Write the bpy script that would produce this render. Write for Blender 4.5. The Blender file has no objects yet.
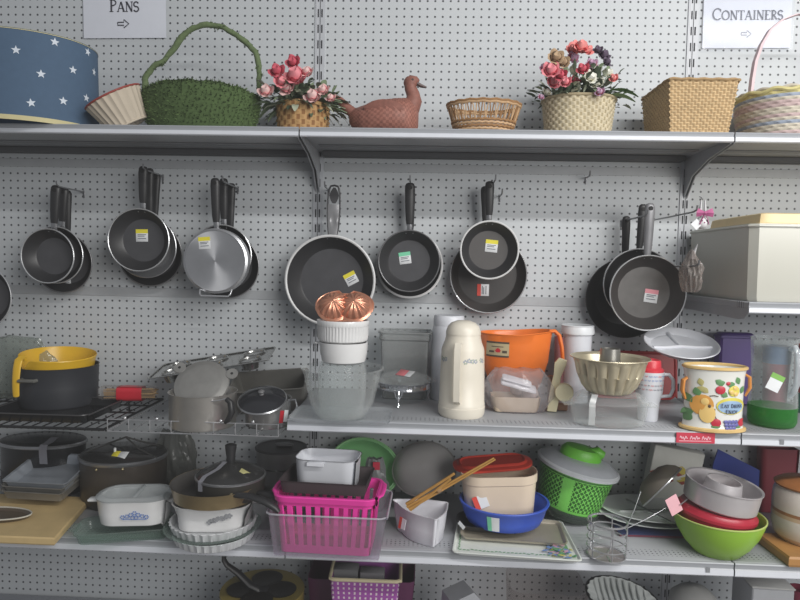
import bpy, math, random
from mathutils import Vector, Matrix, Euler
random.seed(11)
PI = math.pi
SC = bpy.context.scene
COL = SC.collection

# ------------------------------------------------------------------ camera
F = 630.0
CAM = Vector((-.2375, -2.1342, 1.4546))
YAW, PIT, ROL = -.0407, .0573, .0213
fwd = Vector((math.sin(YAW)*math.cos(PIT), math.cos(YAW)*math.cos(PIT), -math.sin(PIT)))
rgt = Vector((math.cos(YAW), -math.sin(YAW), 0))
up = rgt.cross(fwd)
RG = rgt*math.cos(ROL)+up*math.sin(ROL)
UP = -rgt*math.sin(ROL)+up*math.cos(ROL)
cd = bpy.data.cameras.new('camera'); cam = bpy.data.objects.new('camera', cd); COL.objects.link(cam)
m = Matrix((RG, UP, -fwd)).transposed().to_4x4(); m.translation = CAM
cam.matrix_world = m
cd.sensor_width = 36; cd.lens = F/800*36; cd.clip_start = .05; cd.clip_end = 50
SC.camera = cam

# places in the room worked out from where things show in the photograph
def ray(px, py):
    return (fwd*F+RG*(px-400)-UP*(py-300))
def P(px, py, Y):
    d = ray(px, py); t = (Y-CAM.y)/d.y
    return CAM+d*t
def S(px, py, z):
    d = ray(px, py); t = (z-CAM.z)/d.z
    return CAM+d*t
def kf(p):
    return (p-CAM).dot(fwd)/F
def kk(p):      # metres per pixel for round things (wide-angle stretch taken out)
    d = p-CAM; return d.dot(fwd)/F*math.cos(math.atan2(d.dot(RG), d.dot(fwd)))
def at(px, Y, z):
    a = ray(px, 300); x = CAM.x+a.x/a.y*(Y-CAM.y)
    for _ in range(4):
        p = Vector((x, Y, z)); d = p-CAM
        u = 400+F*d.dot(RG)/d.dot(fwd); x += (px-u)*kf(p)
    return Vector((x, Y, z))

class It:
    pass
def item(px, py, z, hw, ratio=1.0, Y=None):
    """a thing whose base front shows at (px,py) on the level z; hw half width in pixels"""
    o = It(); o.px = px; o.z = z
    if Y is None:
        f = S(px, py, z); k = kk(f); d = Vector((f.x-CAM.x, f.y-CAM.y, 0)).normalized()
        o.c = f+d*(hw*k*ratio); o.fy = f.y
    else:
        o.c = at(px, Y, z); o.fy = Y-hw*kk(o.c)*ratio
    o.k = kk(o.c); o.r = hw*o.k
    o.h = lambda y: P(px, y, o.fy).z-z
    o.hc = lambda y: P(px, y, o.c.y).z-z
    return o

# ------------------------------------------------------------------ materials
def lin(c):
    r = []
    for v in c[:3]:
        v = v/255.
        r.append(v/12.92 if v <= .04045 else ((v+.055)/1.055)**2.4)
    return (*r, 1)
MATS = {}
def M(key, rgb, rough=.5, metal=0., var=.06, scale=30., bump=0., spec=.5, trans=0.):
    if key in MATS: return MATS[key]
    mt = bpy.data.materials.new(key); mt.use_nodes = True
    nt = mt.node_tree; b = nt.nodes['Principled BSDF']
    c = lin(rgb)
    tc = nt.nodes.new('ShaderNodeTexCoord'); no = nt.nodes.new('ShaderNodeTexNoise')
    no.inputs['Scale'].default_value = scale; no.inputs['Detail'].default_value = 4
    nt.links.new(tc.outputs['Object'], no.inputs['Vector'])
    mx = nt.nodes.new('ShaderNodeMix'); mx.data_type = 'RGBA'
    mx.inputs['A'].default_value = tuple(max(0, v*(1-var*1.6)) for v in c[:3])+(1,)
    mx.inputs['B'].default_value = tuple(min(1, v*(1+var*1.6)) for v in c[:3])+(1,)
    nt.links.new(no.outputs['Fac'], mx.inputs['Factor']); nt.links.new(mx.outputs['Result'], b.inputs['Base Color'])
    b.inputs['Roughness'].default_value = rough; b.inputs['Metallic'].default_value = metal
    b.inputs['Specular IOR Level'].default_value = spec
    if bump:
        bp = nt.nodes.new('ShaderNodeBump'); bp.inputs['Strength'].default_value = bump; bp.inputs['Distance'].default_value = .004
        nt.links.new(no.outputs['Fac'], bp.inputs['Height']); nt.links.new(bp.outputs['Normal'], b.inputs['Normal'])
    MATS[key] = mt
    return mt
def G(key, tint=(235, 240, 240), solid=(200, 205, 205), alpha=.12, rough=.05, edge=.35):
    """thin clear glass or plastic: see-through, with a body colour and reflections that grow at the edges"""
    if key in MATS: return MATS[key]
    mt = bpy.data.materials.new(key); mt.use_nodes = True
    nt = mt.node_tree; b = nt.nodes['Principled BSDF']; out = nt.nodes['Material Output']
    b.inputs['Base Color'].default_value = lin(solid); b.inputs['Roughness'].default_value = rough
    b.inputs['Specular IOR Level'].default_value = .8
    tr = nt.nodes.new('ShaderNodeBsdfTransparent'); tr.inputs['Color'].default_value = lin(tint)
    lw = nt.nodes.new('ShaderNodeLayerWeight'); lw.inputs['Blend'].default_value = .35
    ma = nt.nodes.new('ShaderNodeMath'); ma.operation = 'MULTIPLY_ADD'
    ma.inputs[1].default_value = edge; ma.inputs[2].default_value = alpha
    pw = nt.nodes.new('ShaderNodeMath'); pw.operation = 'POWER'; pw.inputs[1].default_value = 2.2
    nt.links.new(lw.outputs['Facing'], pw.inputs[0]); nt.links.new(pw.outputs[0], ma.inputs[0])
    ms = nt.nodes.new('ShaderNodeMixShader')
    nt.links.new(ma.outputs[0], ms.inputs[0]); nt.links.new(tr.outputs[0], ms.inputs[1]); nt.links.new(b.outputs[0], ms.inputs[2])
    nt.links.new(ms.outputs[0], out.inputs['Surface'])
    MATS[key] = mt
    return mt

# ------------------------------------------------------------------ mesh builder
def contour(a, b, r, N):
    """N evenly spaced points round a rounded rectangle (a=b=r: a circle)"""
    a = max(a, 1e-5); b = max(b, 1e-5); r = min(max(r, 1e-5), a, b)
    if abs(a-r) < 1e-7 and abs(b-r) < 1e-7:
        return [(r*math.cos(2*PI*i/N), r*math.sin(2*PI*i/N)) for i in range(N)]
    L = [b-r, PI*r/2, 2*(a-r), PI*r/2, 2*(b-r), PI*r/2, 2*(a-r), PI*r/2, b-r]
    tot = sum(L); pts = []
    for i in range(N):
        s = tot*i/N; j = 0
        while s > L[j] and j < 8: s -= L[j]; j += 1
        if j == 0: pts.append((a, s))
        elif j == 1: t = s/r; pts.append((a-r+r*math.cos(t), b-r+r*math.sin(t)))
        elif j == 2: pts.append((a-r-s, b))
        elif j == 3: t = PI/2+s/r; pts.append((-a+r+r*math.cos(t), b-r+r*math.sin(t)))
        elif j == 4: pts.append((-a, b-r-s))
        elif j == 5: t = PI+s/r; pts.append((-a+r+r*math.cos(t), -b+r+r*math.sin(t)))
        elif j == 6: pts.append((-a+r+s, -b))
        elif j == 7: t = 1.5*PI+s/r; pts.append((a-r+r*math.cos(t), -b+r+r*math.sin(t)))
        else: pts.append((a, -b+s))
    return pts

class MB:
    def __init__(s):
        s.v = []; s.f = []; s.mi = []; s.cur = 0; s.X = Matrix.Identity(4)
    def mat(s, i): s.cur = i; return s
    def xf(s, loc=(0, 0, 0), rot=(0, 0, 0), sc=1.):
        s.X = Matrix.LocRotScale(Vector(loc), Euler(rot), Vector((sc, sc, sc)) if not hasattr(sc, '__len__') else Vector(sc)); return s
    def add(s, vs, fs, ms=None):
        o = len(s.v)
        s.v += [s.X @ Vector(p) for p in vs]
        for i, f in enumerate(fs):
            s.f.append(tuple(o+j for j in f)); s.mi.append(ms[i] if ms else s.cur)
        return s
    def rings(s, R, cap0=False, cap1=False, closed=True, fm=None):
        n = len(R[0]); vs = [p for r in R for p in r]; fs = []; ms = []
        for i in range(len(R)-1):
            for j in range(n if closed else n-1):
                k = (j+1) % n
                fs.append((i*n+j, i*n+k, (i+1)*n+k, (i+1)*n+j)); ms.append(fm(i, j) if fm else s.cur)
        if cap0: fs.append(tuple(range(n-1, -1, -1))); ms.append(s.cur)
        if cap1: fs.append(tuple((len(R)-1)*n+j for j in range(n))); ms.append(s.cur)
        return s.add(vs, fs, ms)
    def lathe(s, prof, n=40, sx=1., sy=1., mod=None, cap0=False, cap1=False, fm=None):
        R = []
        for i, (r, z) in enumerate(prof):
            ring = []
            for j in range(n):
                t = 2*PI*j/n; q = max(r, 1e-5)
                if mod: q += mod(t, i)
                ring.append((q*math.cos(t)*sx, q*math.sin(t)*sy, z))
            R.append(ring)
        return s.rings(R, cap0, cap1, True, fm)
    def loft(s, prof, a, b, r, n=64, mod=None, cap0=False, cap1=False, fm=None):
        R = []
        for i, (o, z) in enumerate(prof):
            if mod:
                c = contour(a+o, b+o, r+o, n); ring = []
                for j, (x, y) in enumerate(c):
                    x2, y2 = c[(j+1) % n]; x1, y1 = c[j-1]
                    tx, ty = x2-x1, y2-y1; l = math.hypot(tx, ty) or 1
                    d = mod(j, i); ring.append((x+ty/l*d, y-tx/l*d, z))
            else: ring = [(x, y, z) for x, y in contour(a+o, b+o, r+o, n)]
            R.append(ring)
        return s.rings(R, cap0, cap1, True, fm)
    def box(s, c, d, bev=.002):
        x, y, z = d[0]/2, d[1]/2, d[2]/2; b = min(bev, x*.9, y*.9, z*.9)
        X0 = s.X.copy(); s.X = s.X @ Matrix.Translation(Vector(c))
        s.loft([(-b, -z), (0, -z+b), (0, z-b), (-b, z)], x, y, max(b, 1e-4), 12 if b < .004 else 24, cap0=True, cap1=True) if False else s._cb(x, y, z, b)
        s.X = X0; return s
    def _cb(s, x, y, z, b):
        def ring(o, zz):
            q = b
            X_, Y_ = x-o, y-o
            return [(X_, -Y_+q, zz), (X_, Y_-q, zz), (X_-q, Y_, zz), (-X_+q, Y_, zz), (-X_, Y_-q, zz), (-X_, -Y_+q, zz), (-X_+q, -Y_, zz), (X_-q, -Y_, zz)]
        return s.rings([ring(b, -z), ring(0, -z+b), ring(0, z-b), ring(b, z)], True, True)
    def tube(s, pts, r, n=8, closed=False, flat=1., cap=True):
        pts = [Vector(p) for p in pts]; N = len(pts); R = []
        rr = r if hasattr(r, '__len__') else [r]*N
        prev = None
        for i in range(N):
            a = pts[i-1] if (i > 0 or closed) else pts[i]; b = pts[(i+1) % N] if (i < N-1 or closed) else pts[i]
            t = (b-a).normalized()
            if prev is None:
                u = Vector((0, 0, 1)) if abs(t.z) < .9 else Vector((1, 0, 0))
                u = (u-t*u.dot(t)).normalized()
            else: u = (prev-t*prev.dot(t)).normalized()
            prev = u; w = t.cross(u)
            R.append([tuple(pts[i]+u*(rr[i]*math.cos(2*PI*j/n)*flat)+w*(rr[i]*math.sin(2*PI*j/n))) for j in range(n)])
        if closed:
            R.append(R[0]); return s.rings(R)
        return s.rings(R, cap, cap)
    def circ(s, c, R, r, n=32, axis='z', sx=1., sy=1., m=6):
        p = []
        for i in range(n):
            t = 2*PI*i/n; x, y = R*math.cos(t)*sx, R*math.sin(t)*sy
            p.append(Vector(c)+Vector((x, y, 0) if axis == 'z' else ((x, 0, y) if axis == 'y' else (0, x, y))))
        return s.tube(p, r, m, True)
    def ball(s, c, r, sc=(1, 1, 1), n=14, mod=None):
        prof = [(r*math.sin(PI*i/(n//2+2)), -r*math.cos(PI*i/(n//2+2))) for i in range(n//2+3)]
        X0 = s.X.copy(); s.X = s.X @ Matrix.Translation(Vector(c)) @ Matrix.Diagonal(Vector((*sc, 1)))
        s.lathe(prof, n, mod=mod); s.X = X0; return s
    def prism(s, pts, z0, z1):
        n = len(pts)
        return s.rings([[(x, y, z0) for x, y in pts], [(x, y, z1) for x, y in pts]], True, True)
    def poly(s, pts):
        return s.add(pts, [tuple(range(len(pts)))])
    def build(s, name, mats, parent=None, sharp=38):
        me = bpy.data.meshes.new(name); me.from_pydata([tuple(p) for p in s.v], [], s.f)
        if not isinstance(mats, (list, tuple)): mats = [mats]
        for q in mats: me.materials.append(q)
        me.polygons.foreach_set('material_index', s.mi)
        me.polygons.foreach_set('use_smooth', [True]*len(s.f))
        me.validate(); me.update()
        me.set_sharp_from_angle(angle=math.radians(sharp))
        o = bpy.data.objects.new(name, me); COL.objects.link(o)
        if parent is not None: o.parent = parent
        return o

def tag(o, label=None, cat=None, group=None, kind=None):
    if label: o['label'] = label
    if cat: o['category'] = cat
    if group: o['group'] = group
    if kind: o['kind'] = kind
    return o
def thing(name, label, cat, loc=(0, 0, 0), rot=0., group=None):
    o = bpy.data.objects.new(name, None); COL.objects.link(o)
    o.empty_display_size = .02
    o.location = loc; o.rotation_euler = rot if hasattr(rot, '__len__') else (0, 0, rot)
    return tag(o, label, cat, group)
def part(mb, name, mats, parent, label=None, sharp=38):
    o = mb.build(name, mats, parent, sharp)
    if label: o['label'] = label
    return o

def wall_prof(outer, t, floor=None):
    """outer profile from bottom centre up; returns a closed vessel profile with wall thickness t"""
    fl = t if floor is None else floor
    inner = [(max(r-t, .0005), max(z, outer[0][1]+fl)) for r, z in reversed(outer)]
    return [(.0005, outer[0][1])]+outer+inner+[(.0005, outer[0][1]+fl)]

# ------------------------------------------------------------------ lettering (serif strokes and simple capitals)
def arc(cx, cy, rx, ry, a0, a1, n=14):
    return [(cx+rx*math.cos(math.radians(a0+(a1-a0)*i/n)), cy+ry*math.sin(math.radians(a0+(a1-a0)*i/n))) for i in range(n+1)]
GL = {
 'P': (.68, [([(.2, 0), (.2, 1)], 1), (arc(.22, .75, .38, .25, 90, -90), .7), ([(.04, .015), (.38, .015)], .4), ([(.04, .985), (.25, .985)], .4)]),
 'A': (.86, [([(.1, 0), (.43, 1)], .5), ([(.43, 1), (.74, 0)], 1), ([(.2, .33), (.62, .33)], .45), ([(0, .015), (.22, .015)], .4), ([(.6, .015), (.9, .015)], .4)]),
 'N': (.86, [([(.16, 0), (.16, 1)], .5), ([(.16, 1), (.72, 0)], 1), ([(.72, 0), (.72, 1)], .5), ([(.03, .985), (.2, .985)], .4), ([(.03, .015), (.3, .015)], .4), ([(.58, .985), (.86, .985)], .4)]),
 'S': (.62, [(arc(.31, .74, .24, .24, 20, 270)+arc(.31, .26, .25, .25, 90, -160), .8)]),
 'C': (.8, [(arc(.45, .5, .38, .48, 45, 315, 20), .8), ([(.72, .7), (.72, .92)], .4)]),
 'O': (.9, [(arc(.45, .5, .38, .48, 0, 360, 24), .8)]),
 'T': (.74, [([(.37, 0), (.37, 1)], 1), ([(.03, .98), (.71, .98)], .45), ([(.05, .98), (.05, .8)], .4), ([(.69, .98), (.69, .8)], .4), ([(.22, .015), (.52, .015)], .4)]),
 'I': (.4, [([(.2, 0), (.2, 1)], 1), ([(.05, .985), (.35, .985)], .4), ([(.05, .015), (.35, .015)], .4)]),
 'E': (.68, [([(.2, 0), (.2, 1)], 1), ([(.04, .985), (.6, .985)], .45), ([(.04, .015), (.62, .015)], .45), ([(.2, .52), (.46, .52)], .45), ([(.6, .98), (.6, .82)], .4), ([(.62, .02), (.62, .2)], .4)]),
 'R': (.76, [([(.2, 0), (.2, 1)], 1), (arc(.22, .75, .34, .25, 90, -90), .7), ([(.34, .5), (.7, 0)], 1), ([(.04, .015), (.36, .015)], .4), ([(.04, .985), (.25, .985)], .4)]),
 'D': (.8, [([(.2, 0), (.2, 1)], 1), (arc(.22, .5, .46, .5, 90, -90), .7)]),
 'K': (.76, [([(.2, 0), (.2, 1)], 1), ([(.2, .4), (.65, 1)], .6), ([(.35, .58), (.72, 0)], .9)]),
 'H': (.8, [([(.18, 0), (.18, 1)], .9), ([(.64, 0), (.64, 1)], .9), ([(.18, .5), (.64, .5)], .5)]),
 'L': (.62, [([(.18, 0), (.18, 1)], 1), ([(.18, .03), (.58, .03)], .6)]),
 'J': (.5, [([(.34, 1), (.34, .2)]+arc(.18, .2, .16, .2, 0, -150, 6), .8)]),
 'Y': (.76, [([(.36, 0), (.36, .45)], .9), ([(.36, .45), (.05, 1)], .9), ([(.36, .45), (.68, 1)], .6)]),
}
def strokes(mb, pts, w, mp):
    """flat ribbon along 2-D points, mp maps (u,v) to 3-D"""
    n = len(pts); L = []; Rr = []
    for i in range(n):
        x0, y0 = pts[max(i-1, 0)]; x1, y1 = pts[min(i+1, n-1)]
        l = math.hypot(x1-x0, y1-y0) or 1; nx, ny = -(y1-y0)/l*w/2, (x1-x0)/l*w/2
        L.append(mp(pts[i][0]+nx, pts[i][1]+ny)); Rr.append(mp(pts[i][0]-nx, pts[i][1]-ny))
    mb.add(L+Rr, [(i, n+i, n+i+1, i+1) for i in range(n-1)])
def write(mb, text, u0, v0, size, mp, small=.78, wt=.13, center=True):
    adv = []; first = True
    for ch in text:
        if ch == ' ': adv.append((None, size*.4, 0)); first = True; continue
        sz = size if first else size*small
        first = False; adv.append((ch, GL[ch][0]*sz, sz))
    tot = sum(a[1] for a in adv); u = u0-tot/2 if center else u0
    for ch, w, sz in adv:
        if ch:
            for pts, th in GL[ch][1]:
                strokes(mb, [(u+x*sz, v0+y*sz) for x, y in pts], wt*th*size, mp)
        u += w
def price_sticker(parent, c, s, top, rot=0., normal='z', up_=.0006, name='price_sticker', label=None):
    """small printed sticker lying in the local xy plane of its parent (or xz plane when normal is '-y')"""
    mb = MB()
    base = Matrix.Translation(Vector(c)) @ (Matrix.Identity(4) if normal == 'z' else Matrix.Rotation(PI/2, 4, 'X')) @ Matrix.Rotation(rot, 4, 'Z')
    mb.X = base
    a = s/2
    mb.mat(0).box((0, 0, up_/2), (s, s, up_), .0002)
    e = up_+.0003
    mb.mat(1).poly([(-a, a*.35, e), (a, a*.35, e), (a, a, e), (-a, a, e)])
    for i, yy in enumerate((.12, -.12, -.5)):
        x0 = -a*.7; x1 = a*(.7 if i != 1 else .45)
        mb.mat(2).poly([(x0, a*yy-.06*a, e), (x1, a*yy-.06*a, e), (x1, a*yy+.08*a, e), (x0, a*yy+.08*a, e)])
    return part(mb, name, [M('sticker_white', (222, 224, 226), .6), top, M('sticker_ink', (120, 124, 130), .7)], parent, label or 'printed paper price sticker')
Y_ST = lambda: M('sticker_yellow', (225, 212, 60), .6)
G_ST = lambda: M('sticker_green', (120, 205, 165), .6)
R_ST = lambda: M('sticker_red', (215, 75, 62), .6)
P_ST = lambda: M('sticker_pink', (226, 150, 160), .6)
# ------------------------------------------------------------------ setting
W = .6096; BAY = 1.2192
ZT, ZM, ZB, ZR, ZL, ZD = 1.839, 1.0244, .6693, 1.374, .975, .25
def struct(mb, name, mats, sharp=38):
    return tag(mb.build(name, mats, None, sharp), kind='structure')

def pegboard():
    mt = bpy.data.materials.new('pegboard'); mt.use_nodes = True; nt = mt.node_tree; b = nt.nodes['Principled BSDF']
    tc = nt.nodes.new('ShaderNodeTexCoord'); sp = nt.nodes.new('ShaderNodeSeparateXYZ'); nt.links.new(tc.outputs['Object'], sp.inputs[0])
    def mth(op, a, bb=None, c=None):
        n = nt.nodes.new('ShaderNodeMath'); n.operation = op
        for i, v in enumerate((a, bb, c)):
            if v is None: continue
            if isinstance(v, (int, float)): n.inputs[i].default_value = v
            else: nt.links.new(v, n.inputs[i])
        return n.outputs[0]
    p = .0254
    fx = mth('SUBTRACT', mth('FRACT', mth('MULTIPLY_ADD', sp.outputs['X'], 1/p, 100-W/p+.5)), .5)
    fz = mth('SUBTRACT', mth('FRACT', mth('MULTIPLY_ADD', sp.outputs['Z'], 1/p, 100-(2.28/p+.67)+.5)), .5)
    d = mth('SQRT', mth('ADD', mth('MULTIPLY', fx, fx), mth('MULTIPLY', fz, fz)))
    hole = nt.nodes.new('ShaderNodeMapRange'); hole.inputs['From Min'].default_value = .165; hole.inputs['From Max'].default_value = .115
    nt.links.new(d, hole.inputs['Value'])
    no = nt.nodes.new('ShaderNodeTexNoise'); no.inputs['Scale'].default_value = 2.2; no.inputs['Detail'].default_value = 5
    nt.links.new(tc.outputs['Object'], no.inputs['Vector'])
    base = nt.nodes.new('ShaderNodeMix'); base.data_type = 'RGBA'
    base.inputs['A'].default_value = lin((186, 190, 193)); base.inputs['B'].default_value = lin((197, 201, 204))
    nt.links.new(no.outputs['Fac'], base.inputs['Factor'])
    mx = nt.nodes.new('ShaderNodeMix'); mx.data_type = 'RGBA'; mx.inputs['B'].default_value = lin((72, 74, 78))
    nt.links.new(base.outputs['Result'], mx.inputs['A']); nt.links.new(hole.outputs[0], mx.inputs['Factor'])
    nt.links.new(mx.outputs['Result'], b.inputs['Base Color']); b.inputs['Roughness'].default_value = .55
    return mt
PEG = pegboard()
mb = MB(); mb.box((-.2, .006, 1.45), (4.6, .012, 2.9), .001); struct(mb, 'wall_back', PEG)
mb = MB(); mb.box((-.2, -2.2, -.01), (7, 5.2, .02), .001); struct(mb, 'floor', M('floor_tile', (96, 93, 90), .35, scale=3, var=.1))
STEEL = M('shelf_steel', (186, 188, 194), .35, .0, var=.04, scale=8)
STEELD = M('shelf_underside', (128, 130, 134), .5, var=.05)
# seam strips between pegboard panels (no holes) and a lip under the top shelf
for n, (z, h) in enumerate(((1.338, .03), (1.775, .028))):
    for i, (x0, x1) in enumerate(((-1.829+.02, -W-.02), (-W+.02, W-.02), (W+.02, 1.829-.02))):
        mb = MB(); mb.box(((x0+x1)/2, -.0012, z), (x1-x0, .0025, h), .0006)
        struct(mb, 'trim_%d' % (4+n*3+i), M('panel_seam', (172, 175, 178), .5))
for i, x in enumerate((-W, W)):
    mb = MB()
    mb.mat(0).box((x, -.002, 1.45), (.034, .004, 2.9), .0006)
    mb.mat(1).box((x, -.0042, 1.45), (.0022, .0006, 2.9), .0002)
    mb.mat(2).box((x-.010, -.0042, 1.45), (.004, .0008, 2.9), .0002)  # highlight painted as a paler strip down the post
    for j in range(57):
        z = 2.28+.0508*(11-j)
        if not (.02 < z < 2.88): continue
        for s in (-.0062, .0062): mb.mat(1).box((x+s, -.0046, z), (.0046, .0012, .0265), .0002)
    struct(mb, 'trim_%d' % (i+1), [M('upright_grey', (186, 189, 194), .4), M('slot_dark', (50, 51, 56), .7), M('upright_painted_highlight', (192, 194, 199), .35)])

def deck_mat():
    mt = M('shelf_deck', (164, 166, 170), .42, .0, var=.07, scale=9).copy(); nt = mt.node_tree; b = nt.nodes['Principled BSDF']
    tc = nt.nodes.new('ShaderNodeTexCoord'); sp = nt.nodes.new('ShaderNodeSeparateXYZ'); nt.links.new(tc.outputs['Object'], sp.inputs[0])
    def mth(op, a, bb=None, c=None):
        n = nt.nodes.new('ShaderNodeMath'); n.operation = op
        for i, v in enumerate((a, bb, c)):
            if v is None: continue
            if isinstance(v, (int, float)): n.inputs[i].default_value = v
            else: nt.links.new(v, n.inputs[i])
        return n.outputs[0]
    fx = mth('SUBTRACT', mth('FRACT', mth('MULTIPLY_ADD', sp.outputs['X'], 1/.0125, 200)), .5)
    fy = mth('SUBTRACT', mth('FRACT', mth('MULTIPLY_ADD', sp.outputs['Y'], 1/.012, 200)), .5)
    d = mth('SQRT', mth('ADD', mth('MULTIPLY', fx, fx), mth('MULTIPLY', fy, fy)))
    inb = mth('MULTIPLY', mth('LESS_THAN', sp.outputs['Y'], .066), mth('GREATER_THAN', sp.outputs['Y'], .030))
    h = mth('MULTIPLY', mth('LESS_THAN', d, .2), inb)
    old = b.inputs['Base Color'].links[0].from_socket
    mx = nt.nodes.new('ShaderNodeMix'); mx.data_type = 'RGBA'; mx.inputs['B'].default_value = lin((70, 72, 76))
    nt.links.new(old, mx.inputs['A']); nt.links.new(h, mx.inputs['Factor']); nt.links.new(mx.outputs['Result'], b.inputs['Base Color'])
    return mt
DECK = deck_mat()
RAIL = M('rail_upper', (160, 163, 168), .35, var=.03); RAILB = M('rail_painted_reflection', (212, 215, 222), .22, var=.03)
def shelf(bay, z, depth, lip, label, lbr=True, rbr=False):
    x0 = -W+BAY*bay+.002; x1 = x0+BAY-.004; w = x1-x0; cx = (x0+x1)/2
    t = thing('metal_shelf', label, 'shelf', (cx, -depth, z), 0, 'grey metal gondola shelves')
    mb = MB(); mb.box((0, depth/2+.004, -.009), (w, depth-.014, .018), .002); part(mb, 'deck', DECK, t)
    mb = MB(); mb.box((0, depth-.03, -.026), (w-.04, .05, .016), .002); part(mb, 'rear_dark_strip', M('dark_steel', (84, 85, 88), .6), t)  # dark strip along the rear of the underside
    mb = MB()   # price rail with a rolled top, a recessed upper band and reflected light painted on the lower
    prof = [(.010, -.002), (.006, .0004), (.002, 0), (0, -.003), (.0015, -.006), (.0025, -lip*.42), (0, -lip*.5), (-.0005, -lip*.9), (.003, -lip), (.012, -lip), (.012, -.004)]
    R = [[(x, y, zz) for y, zz in prof] for x in (-w/2, w/2)]
    n = len(prof)
    fs = [(j, (j+1) % n, n+(j+1) % n, n+j) for j in range(n)]
    mb.add(R[0]+R[1], fs+[tuple(range(n-1, -1, -1)), tuple(range(n, 2*n))], [0 if j < 6 or j > 8 else 1 for j in range(n)]+[0, 0])
    part(mb, 'price_rail', [RAIL, RAILB], t, sharp=25)
    mb = MB(); mb.box((0, depth*.55, -.0195), (w-.05, .03, .003), .001)
    part(mb, 'underside_rib', STEELD, t)
    for s, on in ((-1, lbr), (1, rbr)):
        if not on: continue
        q = [(depth-.004, -.15), (depth-.004, -.012), (.012, -.012), (.012, -.030), (.05, -.036), (depth*.45, -.050), (depth*.8, -.085)] if z != ZR else [(depth-.004, -.044), (depth-.004, -.012), (.012, -.012), (.010, -.03), (.03, -.046), (.06, -.050)]
        mb = MB(); xx = s*(w/2-.003)
        mb.rings([[(xx-.0015, y, zz) for y, zz in q], [(xx+.0015, y, zz) for y, zz in q]], True, True)
        part(mb, 'bracket', M('bracket_grey', (158, 160, 164), .45), t)
    return t
shelf(-1, ZT, .325, .027, 'left section of the top shelf, under the star drum and the moss basket', True, True)
shelf(0, ZT, .325, .027, 'middle section of the top shelf, under the duck and the shallow oval basket', True, True)
shelf(1, ZT, .325, .027, 'right end section of the top shelf, under the pastel handled basket', True, False)
shelf(0, ZM, .447, .033, 'middle height shelf holding the cream vacuum flask and the fruit crock', True, True)
shelf(1, ZM, .447, .033, 'middle height shelf section at far right under the green based glass pitcher', True, False)
shelf(1, ZR, .447, .030, 'grey shelf under the big white storage box at right', True, False)
shelf(-1, ZB, .447, .038, 'lowest visible shelf section at left, under the cutting board and white casserole', True, True)
shelf(0, ZB, .447, .038, 'lowest visible shelf section in the middle, under the pink basket and lime bowl', True, True)
shelf(1, ZB, .447, .038, 'short visible end of the lowest shelf at far right under the brown jar board', True, False)
# base decks, only just outside the frame below
for bay, lb in ((-1, 'left'), (0, 'middle'), (1, 'right')):
    x0 = -W+BAY*bay
    mb = MB(); mb.box((x0+BAY/2, -.26, ZD-.012), (BAY-.004, .5, .024), .003); mb.box((x0+BAY/2, -.49, ZD/2-.012), (BAY-.004, .02, ZD-.03), .002)
    o = struct(mb, 'trim_%d' % (11+bay), STEEL)

# plastic red tag clipped to the price rail
t = thing('shelf_tag', 'red shelf tag with pale script clipped to the price rail below the fruit crock', 'tag', P(695.5, 438, -.450))
k = kk(t.location); mb = MB(); mb.box((0, 0, 0), (42*k, .0016, 11.5*k), .0004)
mb.mat(1)
mp = lambda u, v: (u, -.0012, v)
[strokes(mb, [((-17+u0+q*.55)*k, (1.6*math.sin(q*1.25+u0)+.8*math.sin(q*.6))*k) for q in range(n0)], .8*k, mp) for u0, n0 in ((0, 16), (11, 20), (24, 18))]; strokes(mb, [(-18*k, -3.6*k), (17*k, -3.0*k)], .7*k, mp); part(mb, 'card', [M('tag_red', (196, 58, 78), .4), M('tag_pale', (236, 190, 200), .5)], t)
for px, py, lb in ((782, 442, 'small worn grey sticker on the far right price rail'), (708, 570, 'small scuffed dark sticker on the lowest price rail')):
    t = thing('rail_sticker', lb, 'sticker', P(px, py, -.4485)); mb = MB(); mb.box((0, 0, 0), (.011, .001, .014), .0003)
    part(mb, 'paper', M('old_sticker', (128, 130, 134), .7), t)

# ------------------------------------------------------------------ signs
def sign(px0, px1, py1, text, label, sleeve=False, fs=.055):
    a = P(px0, py1, -.004); b = P(px1, py1, -.004); w = b.x-a.x; h = w*.77
    t = thing('paper_sign', label, 'sign', ((a.x+b.x)/2, -.005, a.z), (0, -.012, 0))
    mb = MB(); n = 12
    R = [[(-w/2+w*i/n, -.0006-.002*math.sin(PI*j/6)*math.sin(PI*i/n*1.0), h*j/6) for i in range(n+1)] for j in range(7)]
    mb.rings(R, closed=False); part(mb, 'paper', M('sign_paper', (214, 217, 226), .6, var=.02), t)
    return t, w, h
t, w, h = sign(84, 166.5, 38, 'Pans', 'white paper sign reading PANS with an arrow, above the moss basket')
kx = w/82.5
mp = lambda u, v: (u, -.0035, v)
mb = MB(); write(mb, 'PANS', 0, (38-13)*kx, 11.5*kx, mp, small=.82, wt=.15)
part(mb, 'lettering', M('print_black', (62, 62, 70), .6), t)
mb = MB(); s = kx; A = [(-5.5, 1.4), (.5, 1.4), (.5, 4), (5.5, 0), (.5, -4), (.5, -1.4), (-5.5, -1.4), (-5.5, 1.4)]
strokes(mb, [((x-1)*s, (13.5+y)*s) for x, y in A], 1.1*s, mp); part(mb, 'arrow', M('print_black', (62, 62, 70), .6), t)
t, w, h = sign(702, 790, 48, 'Containers', 'white paper sign reading CONTAINERS in a shiny plastic sleeve, at upper right')
kx = w/88
mb = MB(); write(mb, 'CONTAINERS', 0, (48-20)*kx, 11.5*kx, mp, small=.8, wt=.14)
part(mb, 'lettering', M('print_grey', (88, 92, 106), .6), t)
mb = MB(); strokes(mb, [((x-1)*kx*.9, (15.5+y)*kx*.9) for x, y in A], 1.1*kx, mp); part(mb, 'arrow', M('print_pale', (140, 144, 156), .6), t)
mb = MB(); n = 24
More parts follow.
